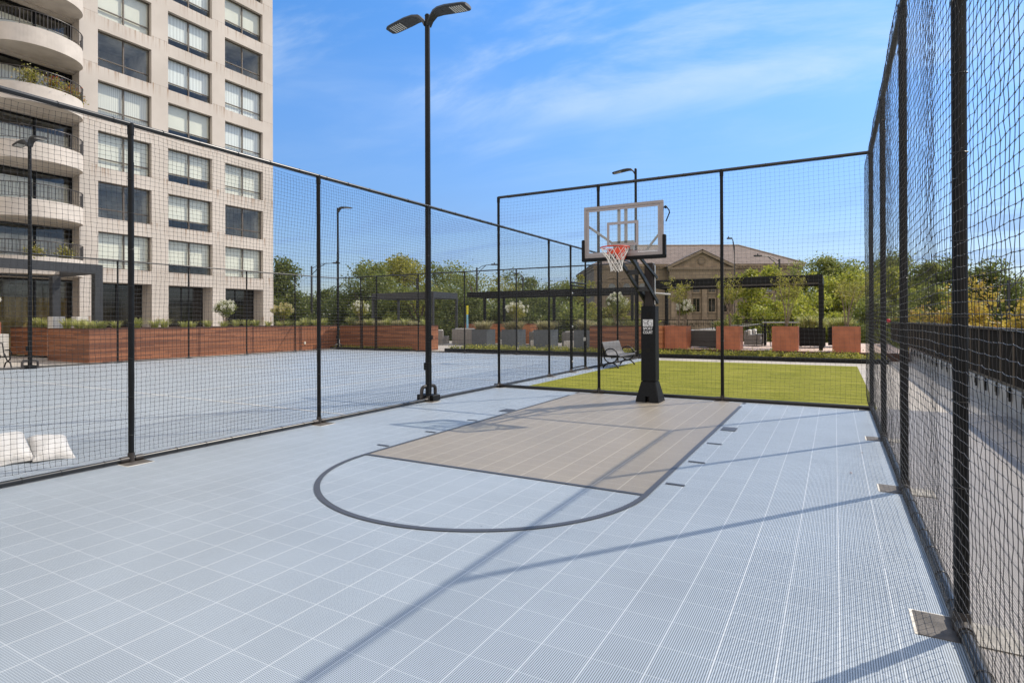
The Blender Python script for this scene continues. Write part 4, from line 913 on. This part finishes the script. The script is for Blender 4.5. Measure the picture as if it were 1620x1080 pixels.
# ------------------------------------------------------------------ terrace furniture
def sofa(label, loc, rz, w, m='wicker', h=.82, cush='cushion'):
    r = empty('terrace_sofa', loc, rz, label, 'sofa', 'terrace sofas'); b = MB(); d = .8
    b.box(-w/2, w/2, -d/2, d/2, .06, .32, .02); b.build('base', m, r)
    MB().box(-w/2, w/2, -d/2, -d/2+.14, .325, h, .02).build('backrest', m, r)
    for s in (-1, 1): MB().box(s*w/2, s*(w/2-.13), -d/2+.145, d/2, .325, .60, .02).build('armrest', m, r)
    MB().box(-w/2+.14, w/2-.14, -d/2+.16, d/2-.02, .325, .47, .04).build('seat_cushion', cush, r)
    MB().box(-w/2+.14, w/2-.14, -d/2+.145, -d/2+.30, .475, h+.06, .04).build('back_cushion', cush, r)
    return r
sofa('black wicker sofa seen from behind between the two left copper planters', (-.35, 24.4, .31), 0, 1.3, h=.86)
sofa('grey wicker armchair with pale cushion right of the second copper planter', (1.5, 27.6, .31), R(-90), 1.0, 'wicker_grey', .80)
sofa('grey wicker armchair nearer the rear railing', (1.55, 29.4, .31), R(-90), 1.0, 'wicker_grey', .80)
for i, x in enumerate((-13.6+.1, -11.2, -8.9)):
    sofa('grey sofa with pale cushions seen between slate grey planters, %s' % ('left one', 'middle one', 'right one')[i], (x, 28.0, 0), 0, 1.5, 'wicker_grey', .95)
    q = MB().box(-.45, .45, -.25, .25, .0, .42, .02); o = q.build('ottoman', 'cushion'); o.location = (x+.1, 27.25, 0); tag(o, 'pale cushion ottoman in front of the %s grey sofa' % ('left', 'middle', 'right')[i], 'ottoman')
sofa('dark grey lounge sofa under the grey pergola, left one', (-19.2, 27.6, .0), 0, 1.4, 'wicker_grey', 1.0)
sofa('dark grey lounge sofa under the grey pergola, right one', (-17.2, 28.2, .0), 0, 1.9, 'wicker_grey', 1.1)
bt = empty('bar_table', (2.9, 28, .31), 0, 'tall table with pale top behind the third copper planter', 'table')
MB().box(-.95, .95, -.4, .4, 1.2, 1.26, .01).build('table_top', 'steel', bt)
for sx in (-.85, .85):
    for sy in (-.32, .32): MB().box(sx-.03, sx+.03, sy-.03, sy+.03, 0, 1.2).build('leg', 'black_metal', bt)
def stool(x, y, rz, label):
    r = empty('bar_stool', (x, y, .31), rz, label, 'stool', 'bar stools around the tall table'); MB().box(-.2, .2, -.2, .2, .74, .78, .01).build('seat', 'black_metal', r)
    for sx in (-1, 1):
        for sy in (-1, 1): MB().cyl((sx*.22, sy*.22, 0), (sx*.16, sy*.16, .74), .013, n=6).build('leg', 'black_metal', r, True)
    b = MB(); b.tube([(-.17, .19, .78), (-.17, .22, 1.08), (0, .24, 1.1), (.17, .22, 1.08), (.17, .19, .78)], .014, 6); [b.tube([(x_, .19, .78), (x_, .235, 1.09)], .008, 5) for x_ in (-.1, 0, .1)]; b.build('backrest', 'black_metal', r, True)
stool(1.85, 27.3, R(200), 'black wire bar stool left of the tall table'); stool(2.2, 26.9, R(180), 'black wire bar stool in front of the tall table'); stool(4.1, 27.4, R(160), 'black wire bar stool right of the tall table')

# pergolas
def pergola(label, x0, x1, y0_, y1_, zb_, H, m='black_metal', bh=.36, post=.16, posts=None, louvres=True):
    r = empty('pergola', (x0, y0_, zb_), 0, label, 'pergola', 'flat roofed pergolas'); w, d = x1-x0, y1_-y0_
    b = MB(); b.box(0, w, 0, .12, H-bh, H, .006); b.build('front_beam', m, r); MB().box(0, w, d-.12, d, H-bh, H, .006).build('rear_beam', m, r)
    MB().box(0, .12, .121, d-.121, H-bh+.001, H-.001).build('side_beam', m, r); MB().box(w-.12, w, .121, d-.121, H-bh+.001, H-.001).build('side_beam', m, r)
    for px, py in posts or ((0, 0), (w-post, 0), (0, d-post), (w-post, d-post)): MB().box(px, px+post, py, py+post, 0, H-bh-.001, .005).build('post', m, r)
    if louvres:
        l = MB(); n = int((d-.3)/.22)
        for k in range(n): y = .2+k*.22; l.box(.125, w-.125, y, y+.12, H-bh+.1, H-bh+.14)
        l.build('louvre_roof', 'dark_grey_metal', r)
    return r
pergola('black flat pergola over the raised deck with its post by the rightmost planter', -3.1, 4.83, 23.9, 27.4, .31, 3.42)
pergola('long low black pergola behind the slate grey planters', -18.2, -5.6, 29.8, 32.8, .05, 3.70, bh=.38, posts=((1.4, 0), (6.9, 0), (12.3, 0), (1.4, 2.8), (12.3, 2.8)))
pergola('grey pergola with sunlit side beam further left', -27.6, -21.4, 30.0, 33.3, 0, 3.9, 'dark_grey_metal', .48)
pergola('grey framed entrance pergola attached below the tower balconies', -30.0, -24.8, -3.5, 8.85, 0, 4.38, 'dark_grey_metal', .42, .34, posts=((4.86, 12.01), (4.86, 0), (1.8, 11.6), (.2, 0)), louvres=False)

# rear railing, side parapet with screen fence
rl = empty('metal_railing', (-14, 33.2, 0), 0, 'thin black railing along the rear edge of the terrace', 'railing')
m = MB(); m.box(0, 22, -.03, .03, 1.66, 1.71); m.build('top_rail', 'black_metal', rl); MB().box(0, 22, -.02, .02, .42, .46).build('bottom_rail', 'black_metal', rl)
m = MB(); [m.box(x*.11-.007, x*.11+.007, -.007, .007, .46, 1.66) for x in range(200)]; m.build('bars', 'black_metal', rl)
for k in range(15): MB().box(k*1.55, k*1.55+.05, -.028, .028, .31, 1.659).build('post', 'black_metal', rl)
pw = empty('parapet_wall', (8.0, 7, 0), 0, 'low pale concrete parapet along the right walkway below the screen fence', 'wall')
ya, yb_ = -10-7, 23.5-7
MB().box(0, .28, ya, yb_, 0, .50, .01).build('wall', 'pale_wall', pw)
sf = empty('screen_fence', (8.0, 7, .52), 0, 'dark slatted metal screen fence standing on the right parapet', 'fence')
MB().box(.02, .10, ya, 33-7, .99, 1.04).build('top_rail', 'bronze_metal', sf); MB().box(.02, .08, ya, 33-7, .0, .04).build('bottom_rail', 'bronze_metal', sf)
m = MB(); y = ya
while y < 26: m.box(.035, .06, y, y+.012, .04, .99); y += .065
m.build('slats', 'screen_metal', sf)
y = ya; i = 0
while y < 26:
    MB().box(.015, .034, y, y+.03, .0, 1.0).build('post', 'window_frame', sf)
    if y < 16: MB().box(-.045, -.021, y-.02, y+.06, -.24, .02, .006).box(-.055, -.0455, y-.035, y+.075, -.17, -.05, .004).build('post_bracket', 'black_metal', sf)
    y += .92
tag(MB().ico((7.55, 27.5, 1.62), .10, 2).build('red_light', 'red_paint', None, True), 'small red round lamp beyond the right fence posts', 'lamp')

# ------------------------------------------------------------------ tower
XB = -30.3
tw = empty('apartment_tower', (XB, 0, 0), 0, 'beige concrete apartment tower with curved balconies and paired windows', 'building')
heads = [6.72+2.8*k for k in range(8)]; WH = 2.03
cols = [(11.31-.05, 14.14), (15.13, 18.0), (18.92, 21.85)]
YC = 22.7; YJ = 10.35; DEP = .30
ops = [(a, b, h-WH, h) for a, b in cols for h in heads]+[(a-.0, b, 0.0, 3.92) for a, b in cols]
def facade(ops, ya_, yb, z1):
    ys = sorted({ya_, yb, *[o[0] for o in ops], *[o[1] for o in ops]}); zs = sorted({0., z1, *[o[2] for o in ops], *[o[3] for o in ops]}); m = MB()
    for i in range(len(ys)-1):
        for j in range(len(zs)-1):
            cy, cz = (ys[i]+ys[i+1])/2, (zs[j]+zs[j+1])/2
            if any(o[0] < cy < o[1] and o[2] < cz < o[3] for o in ops): continue
            m.add([(0, ys[i], zs[j]), (0, ys[i+1], zs[j]), (0, ys[i+1], zs[j+1]), (0, ys[i], zs[j+1])], [(0, 1, 2, 3)])
    for a, b, c, d in ops:
        x = -DEP if d > 4 else -1.1
        m.add([(0, a, c), (0, b, c), (0, b, d), (0, a, d), (x, a, c), (x, b, c), (x, b, d), (x, a, d)], [(0, 4, 5, 1), (1, 5, 6, 2), (2, 6, 7, 3), (3, 7, 4, 0)])
    return m
fm = facade(ops, YJ, YC, 31.5)
fm.add([(0, YC, 0), (-16, YC, 0), (-16, YC, 31.5), (0, YC, 31.5)], [(0, 1, 2, 3)]); fm.add([(0, YJ, 31.5), (0, YC, 31.5), (-16, YC, 31.5), (-16, YJ, 31.5)], [(0, 1, 2, 3)])
# corner fillets of the tower edge and jamb of the balcony bay
fm.add([(0, YJ, 0), (0, YJ, 31.5), (-1.5, YJ, 31.5), (-1.5, YJ, 0)], [(0, 1, 2, 3)])
# solid part left of the bay
fm.box(-16, 0, -14, -4.6, 0, 31.5)
fm.box(-16, -1.6, -4.6, YJ-.001, 31.0, 31.5)
fm.build('wall', 'precast', tw)
tm = MB()
for h in [6.72-WH-.77]+[x for x in heads]: pass
tm = MB()
for k in range(9):     # spandrel lintels above the bay windows
    zc = 3.95+2.8*k+(.0 if k else 0); tm.box(-1.3, -.35, -4.6, YJ-.002, zc+.02, zc+.46)
tm.build('bay_lintel', 'balcony_concrete', tw)
kinds = {0: 'blind curtain curtain'.split()}
pat = [['roller_blind', 'roller_blind', 'roller_blind'], [None, 'roller_blind', None], ['roller_blind', 'roller_blind', 'roller_blind'], ['blind', 'roller_blind', 'curtain'], [None, 'curtain', 'curtain'], ['roller_blind', 'curtain', None], ['curtain', 'curtain', 'roller_blind'], ['roller_blind', 'curtain', 'curtain']]
for k, h in enumerate(heads):
    for c, (a, b) in enumerate(cols):
        w = MB(); x = -DEP; f = .055; mid = (a+b)/2; zb_ = h-WH
        for ya_, yb in ((a, a+f), (mid-f*.7, mid+f*.7), (b-f, b)): w.box(x, x+.07, ya_, yb, zb_, h)
        for y1, y2 in ((a+f, mid-f*.7), (mid+f*.7, b-f)):
            for z1_, z2_ in ((h-f, h), (zb_, zb_+f), (zb_+.50, zb_+.56)): w.box(x, x+.068, y1, y2, z1_, z2_)
        wo_ = w.build('window', 'window_frame', tw)
        MB().add([(x+.02, a, zb_), (x+.02, b, zb_), (x+.02, b, h), (x+.02, a, h)], [(0, 1, 2, 3)]).build('pane', 'window_glass', wo_)
        t = pat[k][c]; bx0 = x-.06
        cut = 0 if t in ('curtain', 'blind', 'roller_blind') and random.random() < .45 else .5
        if t:
            MB().add([(bx0, a, zb_+cut), (bx0, b, zb_+cut), (bx0, b, h), (bx0, a, h)], [(0, 1, 2, 3)]).build('curtain', t, wo_)
        q = MB(); q.add([(xx, yy_, zz_) for xx in (x-.10, x-2.6) for yy_, zz_ in ((a-.05, zb_-.05), (b+.05, zb_-.05), (b+.05, h+.05), (a-.05, h+.05))], [(4, 5, 6, 7), (0, 1, 5, 4), (1, 2, 6, 5), (2, 3, 7, 6), (3, 0, 4, 7)]); q.build('room', 'interior', wo_)
for c, (a, b) in enumerate(cols):
    w = MB(); x = -1.1
    for y in (a, (a+b)/2-.03, b-.06): w.box(x, x+.06, y, y+.06, 0, 3.92)
    w.box(x+.001, x+.055, a+.06, b-.06, 3.84, 3.92); wo_ = w.build('lobby_window', 'black_metal', tw)
    MB().add([(x+.02, a, 0), (x+.02, b, 0), (x+.02, b, 3.92), (x+.02, a, 3.92)], [(0, 1, 2, 3)]).build('pane', 'dark_glass', wo_)
# balcony bay: glazing recessed and curved balconies
GX = -.85
for k in range(9):
    z0_ = 4.35+2.8*(k-1)+.0; zt_ = z0_+2.40 if k else 3.95
    if k == 0: z0_ = 0
    w = MB(); ys = [-4.6+i*(YJ-.03+4.6)/9 for i in range(10)]
    for y in ys: w.box(GX-.05, GX+.07, y-.05, y+.05, z0_+.05, zt_)
    w.box(GX-.045, GX+.065, -4.6, YJ-.01, zt_-.08, zt_-.001)
    wo_ = w.build('balcony_door', 'black_metal', tw)
    MB().add([(GX, -4.6, z0_), (GX, YJ-.01, z0_), (GX, YJ-.01, zt_), (GX, -4.6, zt_)], [(0, 1, 2, 3)]).build('pane', 'window_glass', wo_)
    if k: MB().add([(GX-.3, -4.6, z0_), (GX-.3, YJ-.01, z0_), (GX-.3, YJ-.01, zt_-(.55 if k % 2 else .35)), (GX-.3, -4.6, zt_-(.55 if k % 2 else .35))], [(0, 1, 2, 3)]).build('curtain', 'roller_blind' if k > 1 else 'interior', wo_)
    else: MB().add([(GX-.5, -4.6, 0), (GX-.5, YJ-.01, 0), (GX-.5, YJ-.01, 3.0), (GX-.5, -4.6, 3.0)], [(0, 1, 2, 3)]).build('curtain', 'gold_curtain', wo_)
    q = MB(); q.add([(xx, yy_, zz_) for xx in (GX-.06, GX-2.6) for yy_, zz_ in ((-4.6, z0_-.05), (YJ, z0_-.05), (YJ, zt_+.02), (-4.6, zt_+.02))], [(4, 5, 6, 7), (0, 1, 5, 4), (1, 2, 6, 5), (2, 3, 7, 6), (3, 0, 4, 7)]); q.build('room', 'interior', wo_)
def balcony(zs_, k):
    """soffit height zs_"""
    hh = .86; N_ = 40; pts = [(1.65*max(0., math.sin(math.pi*i/N_)), 8.42+1.97*math.cos(math.pi*i/N_)) for i in range(N_+1)]
    b = MB(); v = []
    for x, y in pts: v += [(x, y, zs_), (x, y, zs_+hh)]
    f = [(2*i, 2*i+2, 2*i+3, 2*i+1) for i in range(N_)]
    inn = [(max(.0, x-.16), 8.42+(y-8.42)*.955) for x, y in pts]; o = len(v)
    for x, y in inn: v += [(x, y, zs_+.22), (x, y, zs_+hh)]
    f += [(o+2*i, o+2*i+1, o+2*i+3, o+2*i+2) for i in range(N_)]; f += [(2*i+1, 2*i+3, o+2*i+3, o+2*i+1) for i in range(N_)]
    f.append(tuple(2*i for i in range(N_, -1, -1))); f.append(tuple(o+2*i for i in range(N_+1)))
    b.add(v, f); b.box(GX+.08, -.001, -4.5, YJ-.003, zs_+.001, zs_+.2)
    bo_ = b.build('balcony', 'balcony_concrete', tw)
    rl_ = MB(); rp = [(max(.0, x-.05), 8.42+(y-8.42)*1.01) for x, y in pts]; H_ = hh+.76
    rl_.tube([(x, y, zs_+H_) for x, y in rp], .022, 6); rl_.tube([(x, y, zs_+hh+.10) for x, y in rp], .014, 6)
    L_ = 0; last = rp[0]
    for i in range(1, N_+1):
        seg = math.dist(rp[i], rp[i-1]); n_ = max(1, int(round(seg/.115)))
        for j in range(n_):
            t = j/n_; x = rp[i-1][0]+(rp[i][0]-rp[i-1][0])*t; y = rp[i-1][1]+(rp[i][1]-rp[i-1][1])*t
            rl_.box(x-.009, x+.009, y-.009, y+.009, zs_+hh+.10, zs_+H_)
    for i in range(0, N_+1, 7): x, y = rp[i]; rl_.box(x-.016, x+.016, y-.016, y+.016, zs_+hh-.05, zs_+H_)
    rl_.build('balcony_railing', 'bronze_metal', bo_)
for k in range(9): balcony(4.07+2.8*k-.02 if k else 4.07, k)
def flower_pot(y, z, label, s=1., petals='petal_red', xo=1.):
    r = empty('potted_plant', (XB+xo, y, z), 0, label, 'potted plant', 'potted plants on the balconies'); MB().cyl((0, 0, 0), (0, 0, .3*s), .13*s, .19*s, 12).build('pot', 'terracotta', r, True)
    rg = np.random.default_rng(int(y*10)); P = rg.normal(0, .12*s, (420, 3))+np.array((0, 0, .60*s)); V, F = leaf_cloud(P, .11, rg); np_mesh('foliage', V, F, 'leaf_yellow', r)
    P = rg.normal(0, .13*s, (170, 3))+np.array((0, 0, .66*s)); V, F = leaf_cloud(P, .09, rg); np_mesh('blossom', V, F, petals, r)
zf = 4.05+2.8*3+.22
flower_pot(7.7, zf, 'large yellow green potted plant on the planted balcony', 1.75, 'petal_yellow', 1.15)
flower_pot(8.7, zf, 'red flowering pot in the middle of the planted balcony', 1.6, 'petal_red', 1.2)
flower_pot(9.5, zf, 'red flowering pot near the right end of the planted balcony', 1.45, 'petal_red', .85)
flower_pot(10.0, zf, 'pink flowering pot at the right tip of the planted balcony', 1.4, 'petal_red', .45)
zf = 4.05+.22
flower_pot(7.9, zf, 'yellow flowering pot on the lowest balcony, left', 1.4, 'petal_yellow', 1.2); flower_pot(9.3, zf, 'green potted plant on the lowest balcony, right', 1.5, 'petal_yellow', .95)
for lab, y in (('left one', 7.25), ('right one', 8.2)): tag(MB().box(-26.3, -25.8, y, y+.5, 0, 1.95, .01).build('white_pillar', 'cushion'), 'square white block pillar by the tower entrance, %s' % lab, 'pillar')

# ------------------------------------------------------------------ stone hall
hall = empty('stone_hall', (-18.95, 118.2, -5), yaw, 'large tan stone hall with clay tiled hip roof and triangular pediment', 'building')
k_ = .131
def hx(u): return (u-1108)*k_
ze = 17.6; xa, xb = hx(940), hx(1268)
m = MB(); m.box(xa, xb, 0, 30, 0, ze, 0); m.build('wall', 'limestone', hall)
m = MB(); m.box(xa-.4, xb+.5, -.5, 30.5, ze, ze+.45); m.box(xa-.2, xb+.3, -.25, 30.2, ze-.5, ze-.001); m.box(xa-.1, xb+.1, -.18, 30.1, ze-3.2, ze-2.9); m.box(xa-.15, xb+.15, -.3, 30.1, 6.2, 6.6)
for i in range(70): x = xa+i*(xb-xa)/70; m.box(x, x+.28, -.42, -.26, ze-.28, ze-.02)
m.build('cornice', 'limestone_trim', hall)
rx0, rx1, rzz = -10.6, 13.8, 21.85
r_ = MB(); o_ = .6; r_.add([(xa-o_, -o_, ze+.46), (xb+o_, -o_, ze+.46), (xb+o_, 30+o_, ze+.46), (xa-o_, 30+o_, ze+.46), (rx0, 15, rzz+1.9), (rx1, 15, rzz+1.9)], [(0, 1, 5, 4), (1, 2, 5), (2, 3, 4, 5), (3, 0, 4)]); rf = r_.build('roof', 'clay_tiles', hall)
MB().tube([(rx0, 15, rzz+1.95), (rx1, 15, rzz+1.95)], .22, 8).build('ridge_cap', 'limestone_trim', rf); MB().tube([(rx1, 15, rzz+1.95), (xb+o_, -o_, ze+.5)], .2, 8).build('hip_cap', 'limestone_trim', rf)
# portico with pediment
pxa, pxb = hx(1055), hx(1150); pf = -3.2; mid = (pxa+pxb)/2; zp = 17.0; za = 20.1
m = MB(); m.prism([(pxa, zp), (pxb, zp), (mid, za)], lambda p, t: (p[0], t, p[1]), pf+.35, 8.); m.build('pediment', 'limestone_trim', hall)
m = MB()
for a, b in (((pxa-.7, zp+.1), (mid, za+.25)), ((mid, za+.25), (pxb+.7, zp+.1))): m.bar((a[0], pf+.1, a[1]), (b[0], pf+.1, b[1]), .8, .5, up=(0, 0, 1))
m.box(pxa-.6, pxb+.6, pf-.2, pf+.5, zp-.35, zp+.12); m.box(pxa-.3, pxb+.3, pf, pf+.6, zp-2.2, zp-.36)
for i in range(32): x = pxa-.4+i*(pxb-pxa+.8)/31; m.box(x-.12, x+.12, pf-.1, pf+.05, zp-.62, zp-.36)
m.build('entablature', 'limestone', hall)
rr_ = MB(); rr_.add([(pxa-.9, pf-.3, zp+.35), (mid, pf-.3, za+.65), (mid, 8, za+.65), (pxa-.9, 8, zp+.35)], [(0, 1, 2, 3)]); rr_.add([(pxb+.9, pf-.3, zp+.35), (pxb+.9, 8, zp+.35), (mid, 8, za+.65), (mid, pf-.3, za+.65)], [(0, 1, 2, 3)]); rr_.build('portico_roof', 'clay_tiles', hall)
m = MB().tube([(mid+.75*math.cos(a), pf+.3, zp+1.45+.75*math.sin(a)) for a in [2*math.pi*i/24 for i in range(24)]], .12, 6, closed=True); m.cyl((mid, pf+.2, zp+1.45), (mid, pf+.4, zp+1.45), .62, n=20); m.build('medallion', 'limestone', hall)
m = MB(); m.box(pxa, pxb, -1.2, 0, 0, zp-2.2); m.build('portico_wall', 'limestone', hall)
for i in range(5):
    x = hx(1062)+i*3.15; m = MB(); m.box(x-.5, x+.5, -1.75, -1.201, 7.0, zp-2.6, .04); m.box(x-.62, x+.62, -1.85, -1.202, zp-2.6, zp-2.2); m.box(x-.62, x+.62, -1.85, -1.202, 6.6, 7.0); m.build('pilaster', 'limestone_trim', hall)
m = MB(); m.box(pxa-.4, pxb+.4, pf-.2, -1.2, 5.9, 6.6); m.box(pxa, pxb, pf+.1, -1.201, 0, 5.9)
for i in range(12): x = pxa+i*(pxb-pxa)/11; m.box(x-.2, x+.2, pf-.1, pf+.1, 5.4, 5.9)
m.build('balcony_base', 'limestone_trim', hall)
def win(x, z0_, z1_, w, y=-.05, arch=False):
    f = MB(); g = MB()
    f.box(x-w/2-.18, x-w/2, y-.12, y+.1, z0_-.1, z1_); f.box(x+w/2, x+w/2+.18, y-.12, y+.1, z0_-.1, z1_); f.box(x-w/2-.3, x+w/2+.3, y-.18, y+.1, z0_-.35, z0_-.1)
    if arch:
        for r2, wd in ((w/2+.1, .12), (w/2+1.15, .14)): f.tube([(x+r2*math.cos(a), y-.02, z1_+r2*math.sin(a)) for a in [math.pi*i/16 for i in range(17)]], wd, 5)
        g.add([(x-w/2, y-.03, z0_), (x+w/2, y-.03, z0_)]+[(x+w/2*math.cos(a), y-.03, z1_+w/2*math.sin(a)) for a in [math.pi*i/12 for i in range(13)]], [tuple(range(15))])
    else:
        f.box(x-w/2-.18, x+w/2+.18, y-.12, y+.1, z1_, z1_+.2); g.box(x-w/2, x+w/2, y-.03, y, z0_-.1, z1_)
    f.box(x-.04, x+.04, y-.06, y-.032, z0_, z1_); o = f.build('window', 'limestone_trim', hall); g.build('pane', 'mirror_glass' if arch else 'dark_glass', o)
for u in (968, 991, 1016, 1190, 1215, 1240): win(hx(u), 12.3, 13.4, 1.5, arch=True); win(hx(u), 8.2, 10.0, 1.5)
for i in range(5):
    if i == 4: break
    x = hx(1062)+(i+.5)*3.15; win(x, 8.3, 10.9, 1.35, -1.25); win(x, 12.3, 13.4, 1.35, -1.25)

# ------------------------------------------------------------------ street lights and signal
def cobra(label, x, y, zt_, arm, rz, m='dark_grey_metal', hh=.3, thin=1.):
    r = empty('street_light', (x, y, -5), rz, label, 'street light', 'street lights beyond the terrace'); H = zt_+5
    MB().tube([(0, 0, 0), (0, 0, H)], [.13*thin, .09*thin], 8).build('pole', m, r, True)
    MB().tube([(0, 0, H-.9), (arm*.25, 0, H-.25), (arm*.55, 0, H+hh*.8), (arm*.9, 0, H+hh)], .04, 6).build('arm', m, r, True)
    MB().tube([(0, 0, H-.25), (arm*.3, 0, H+hh*.45), (arm*.55, 0, H+hh*.8)], .03, 6).build('brace', m, r, True)
    q = MB(); s = 1 if arm > 0 else -1; q.prism([(0, -.13), (.6, -.16), (.75, 0), (.6, .16), (0, .13)], lambda p, t: (arm*.85+s*p[0]*(.5+thin/2), p[1], H+hh+t), -.06, .07); q.cyl((arm*.85+s*.35, 0, H+hh+.07), (arm*.85+s*.35, 0, H+hh+.2), .06); q.build('lamp_head', m, r)
cobra('street light with curved arm left of the corner lamp', -42, 36.7, 7.35, 2.6, yaw); cobra('street light half hidden in the yellow green tree', -31.2, 40.4, 5.9, -2.4, yaw)
cobra('street light above the twiggy tree top', -28, 46.5, 7.3, 1.8, yaw); cobra('street light in front of the hall roof, arm to the left', .73, 54.8, 7.4, -2.0, yaw)
cobra('tall thin street light before the hall ridge', -3.74, 58, 9.3, -.3, yaw, hh=.75, thin=.45); cobra('street light at the right edge above the golden tree', 18.4, 58.9, 5.0, 2.6, yaw, hh=1.1)
cobra('street light on the lower left behind the flowering shrub', -52.3, 42.4, 5.6, -2.6, yaw)
cobra('short street light seen through the fence gate', -27.6, 56.2, 6.9, -.5, yaw, hh=.4)
ts = empty('traffic_signal', (-1.4, 42.2, -5), yaw, 'traffic signal hanging on a mast arm behind the copper planters', 'traffic signal')
MB().tube([(-6, 0, 0), (-6, 0, 5.6)], [.14, .12], 8).build('pole', 'steel', ts, True); MB().tube([(-6, 0, 5.6), (0, 0, 6.1), (2.1, 0, 6.35)], [.10, .08, .06], 8).build('mast_arm', 'steel', ts, True)
h = MB(); h.box(1.95, 2.33, -.12, .12, 5.95, 7.35, .02); h = h.build('signal_head', 'signal_black', ts)
v = MB()
for i in range(4): z = 6.15+.32*i; v.tube([(2.14+.13*math.cos(a), -.2, z+.13*math.sin(a)) for a in [math.pi*j/8 for j in range(9)]], .03, 5)
v.build('visor', 'steel', h)
q = MB(); q.box(-.6, .35, -.03, .0, 5.95, 6.3); q.box(.45, 1.2, -.03, .0, 6.1, 6.4); q.build('street_sign', 'steel', ts)
ms = empty('mast_arm_sign', (5.2, 63, -5), yaw, 'long mast arm with green street name sign', 'street sign')
MB().tube([(-4, 0, 6.9), (6, 0, 6.6)], .08, 8).build('mast_arm', 'steel', ms, True); MB().tube([(6, 0, 0), (6, 0, 6.7)], .13, 8).build('pole', 'steel', ms, True)
MB().box(.3, 1.7, -.06, -.0, 6.3, 7.0, .01).build('sign_panel', 'sign_green', ms); MB().box(1.75, 2.5, -.05, .0, 6.3, 7.05, .01).build('sign_panel', 'cyan_paint', ms)
mk = empty('marker_post', (-17.3, 28.5, .0), 0, 'slim post striped yellow above and blue white below', 'post')
MB().cyl((0, 0, 0), (0, 0, 2.1), .07).build('lower_band', 'cyan_paint', mk, True); MB().cyl((0, 0, 2.101), (0, 0, 2.75), .071).build('upper_band', 'yellow_paint', mk, True)

# ------------------------------------------------------------------ fallen leaves on the court
for i, (x, y, s) in enumerate(((5.60, -2.35, .03), (5.45, 1.9, .018), (5.6, 3.1, .016))):
    m = MB(); m.ico((0, 0, 0), s, 1, (1, .7, .12)); o = m.build('fallen_leaf', 'dry_leaf', None, True); o.location = (x, y, .024); o.rotation_euler = (.1, .1, i)
    tag(o, 'dry brown leaf on the blue tiles by the right fence, %s' % ('nearest one', 'middle one', 'farthest one')[i], 'leaf', 'dry leaves on the court')
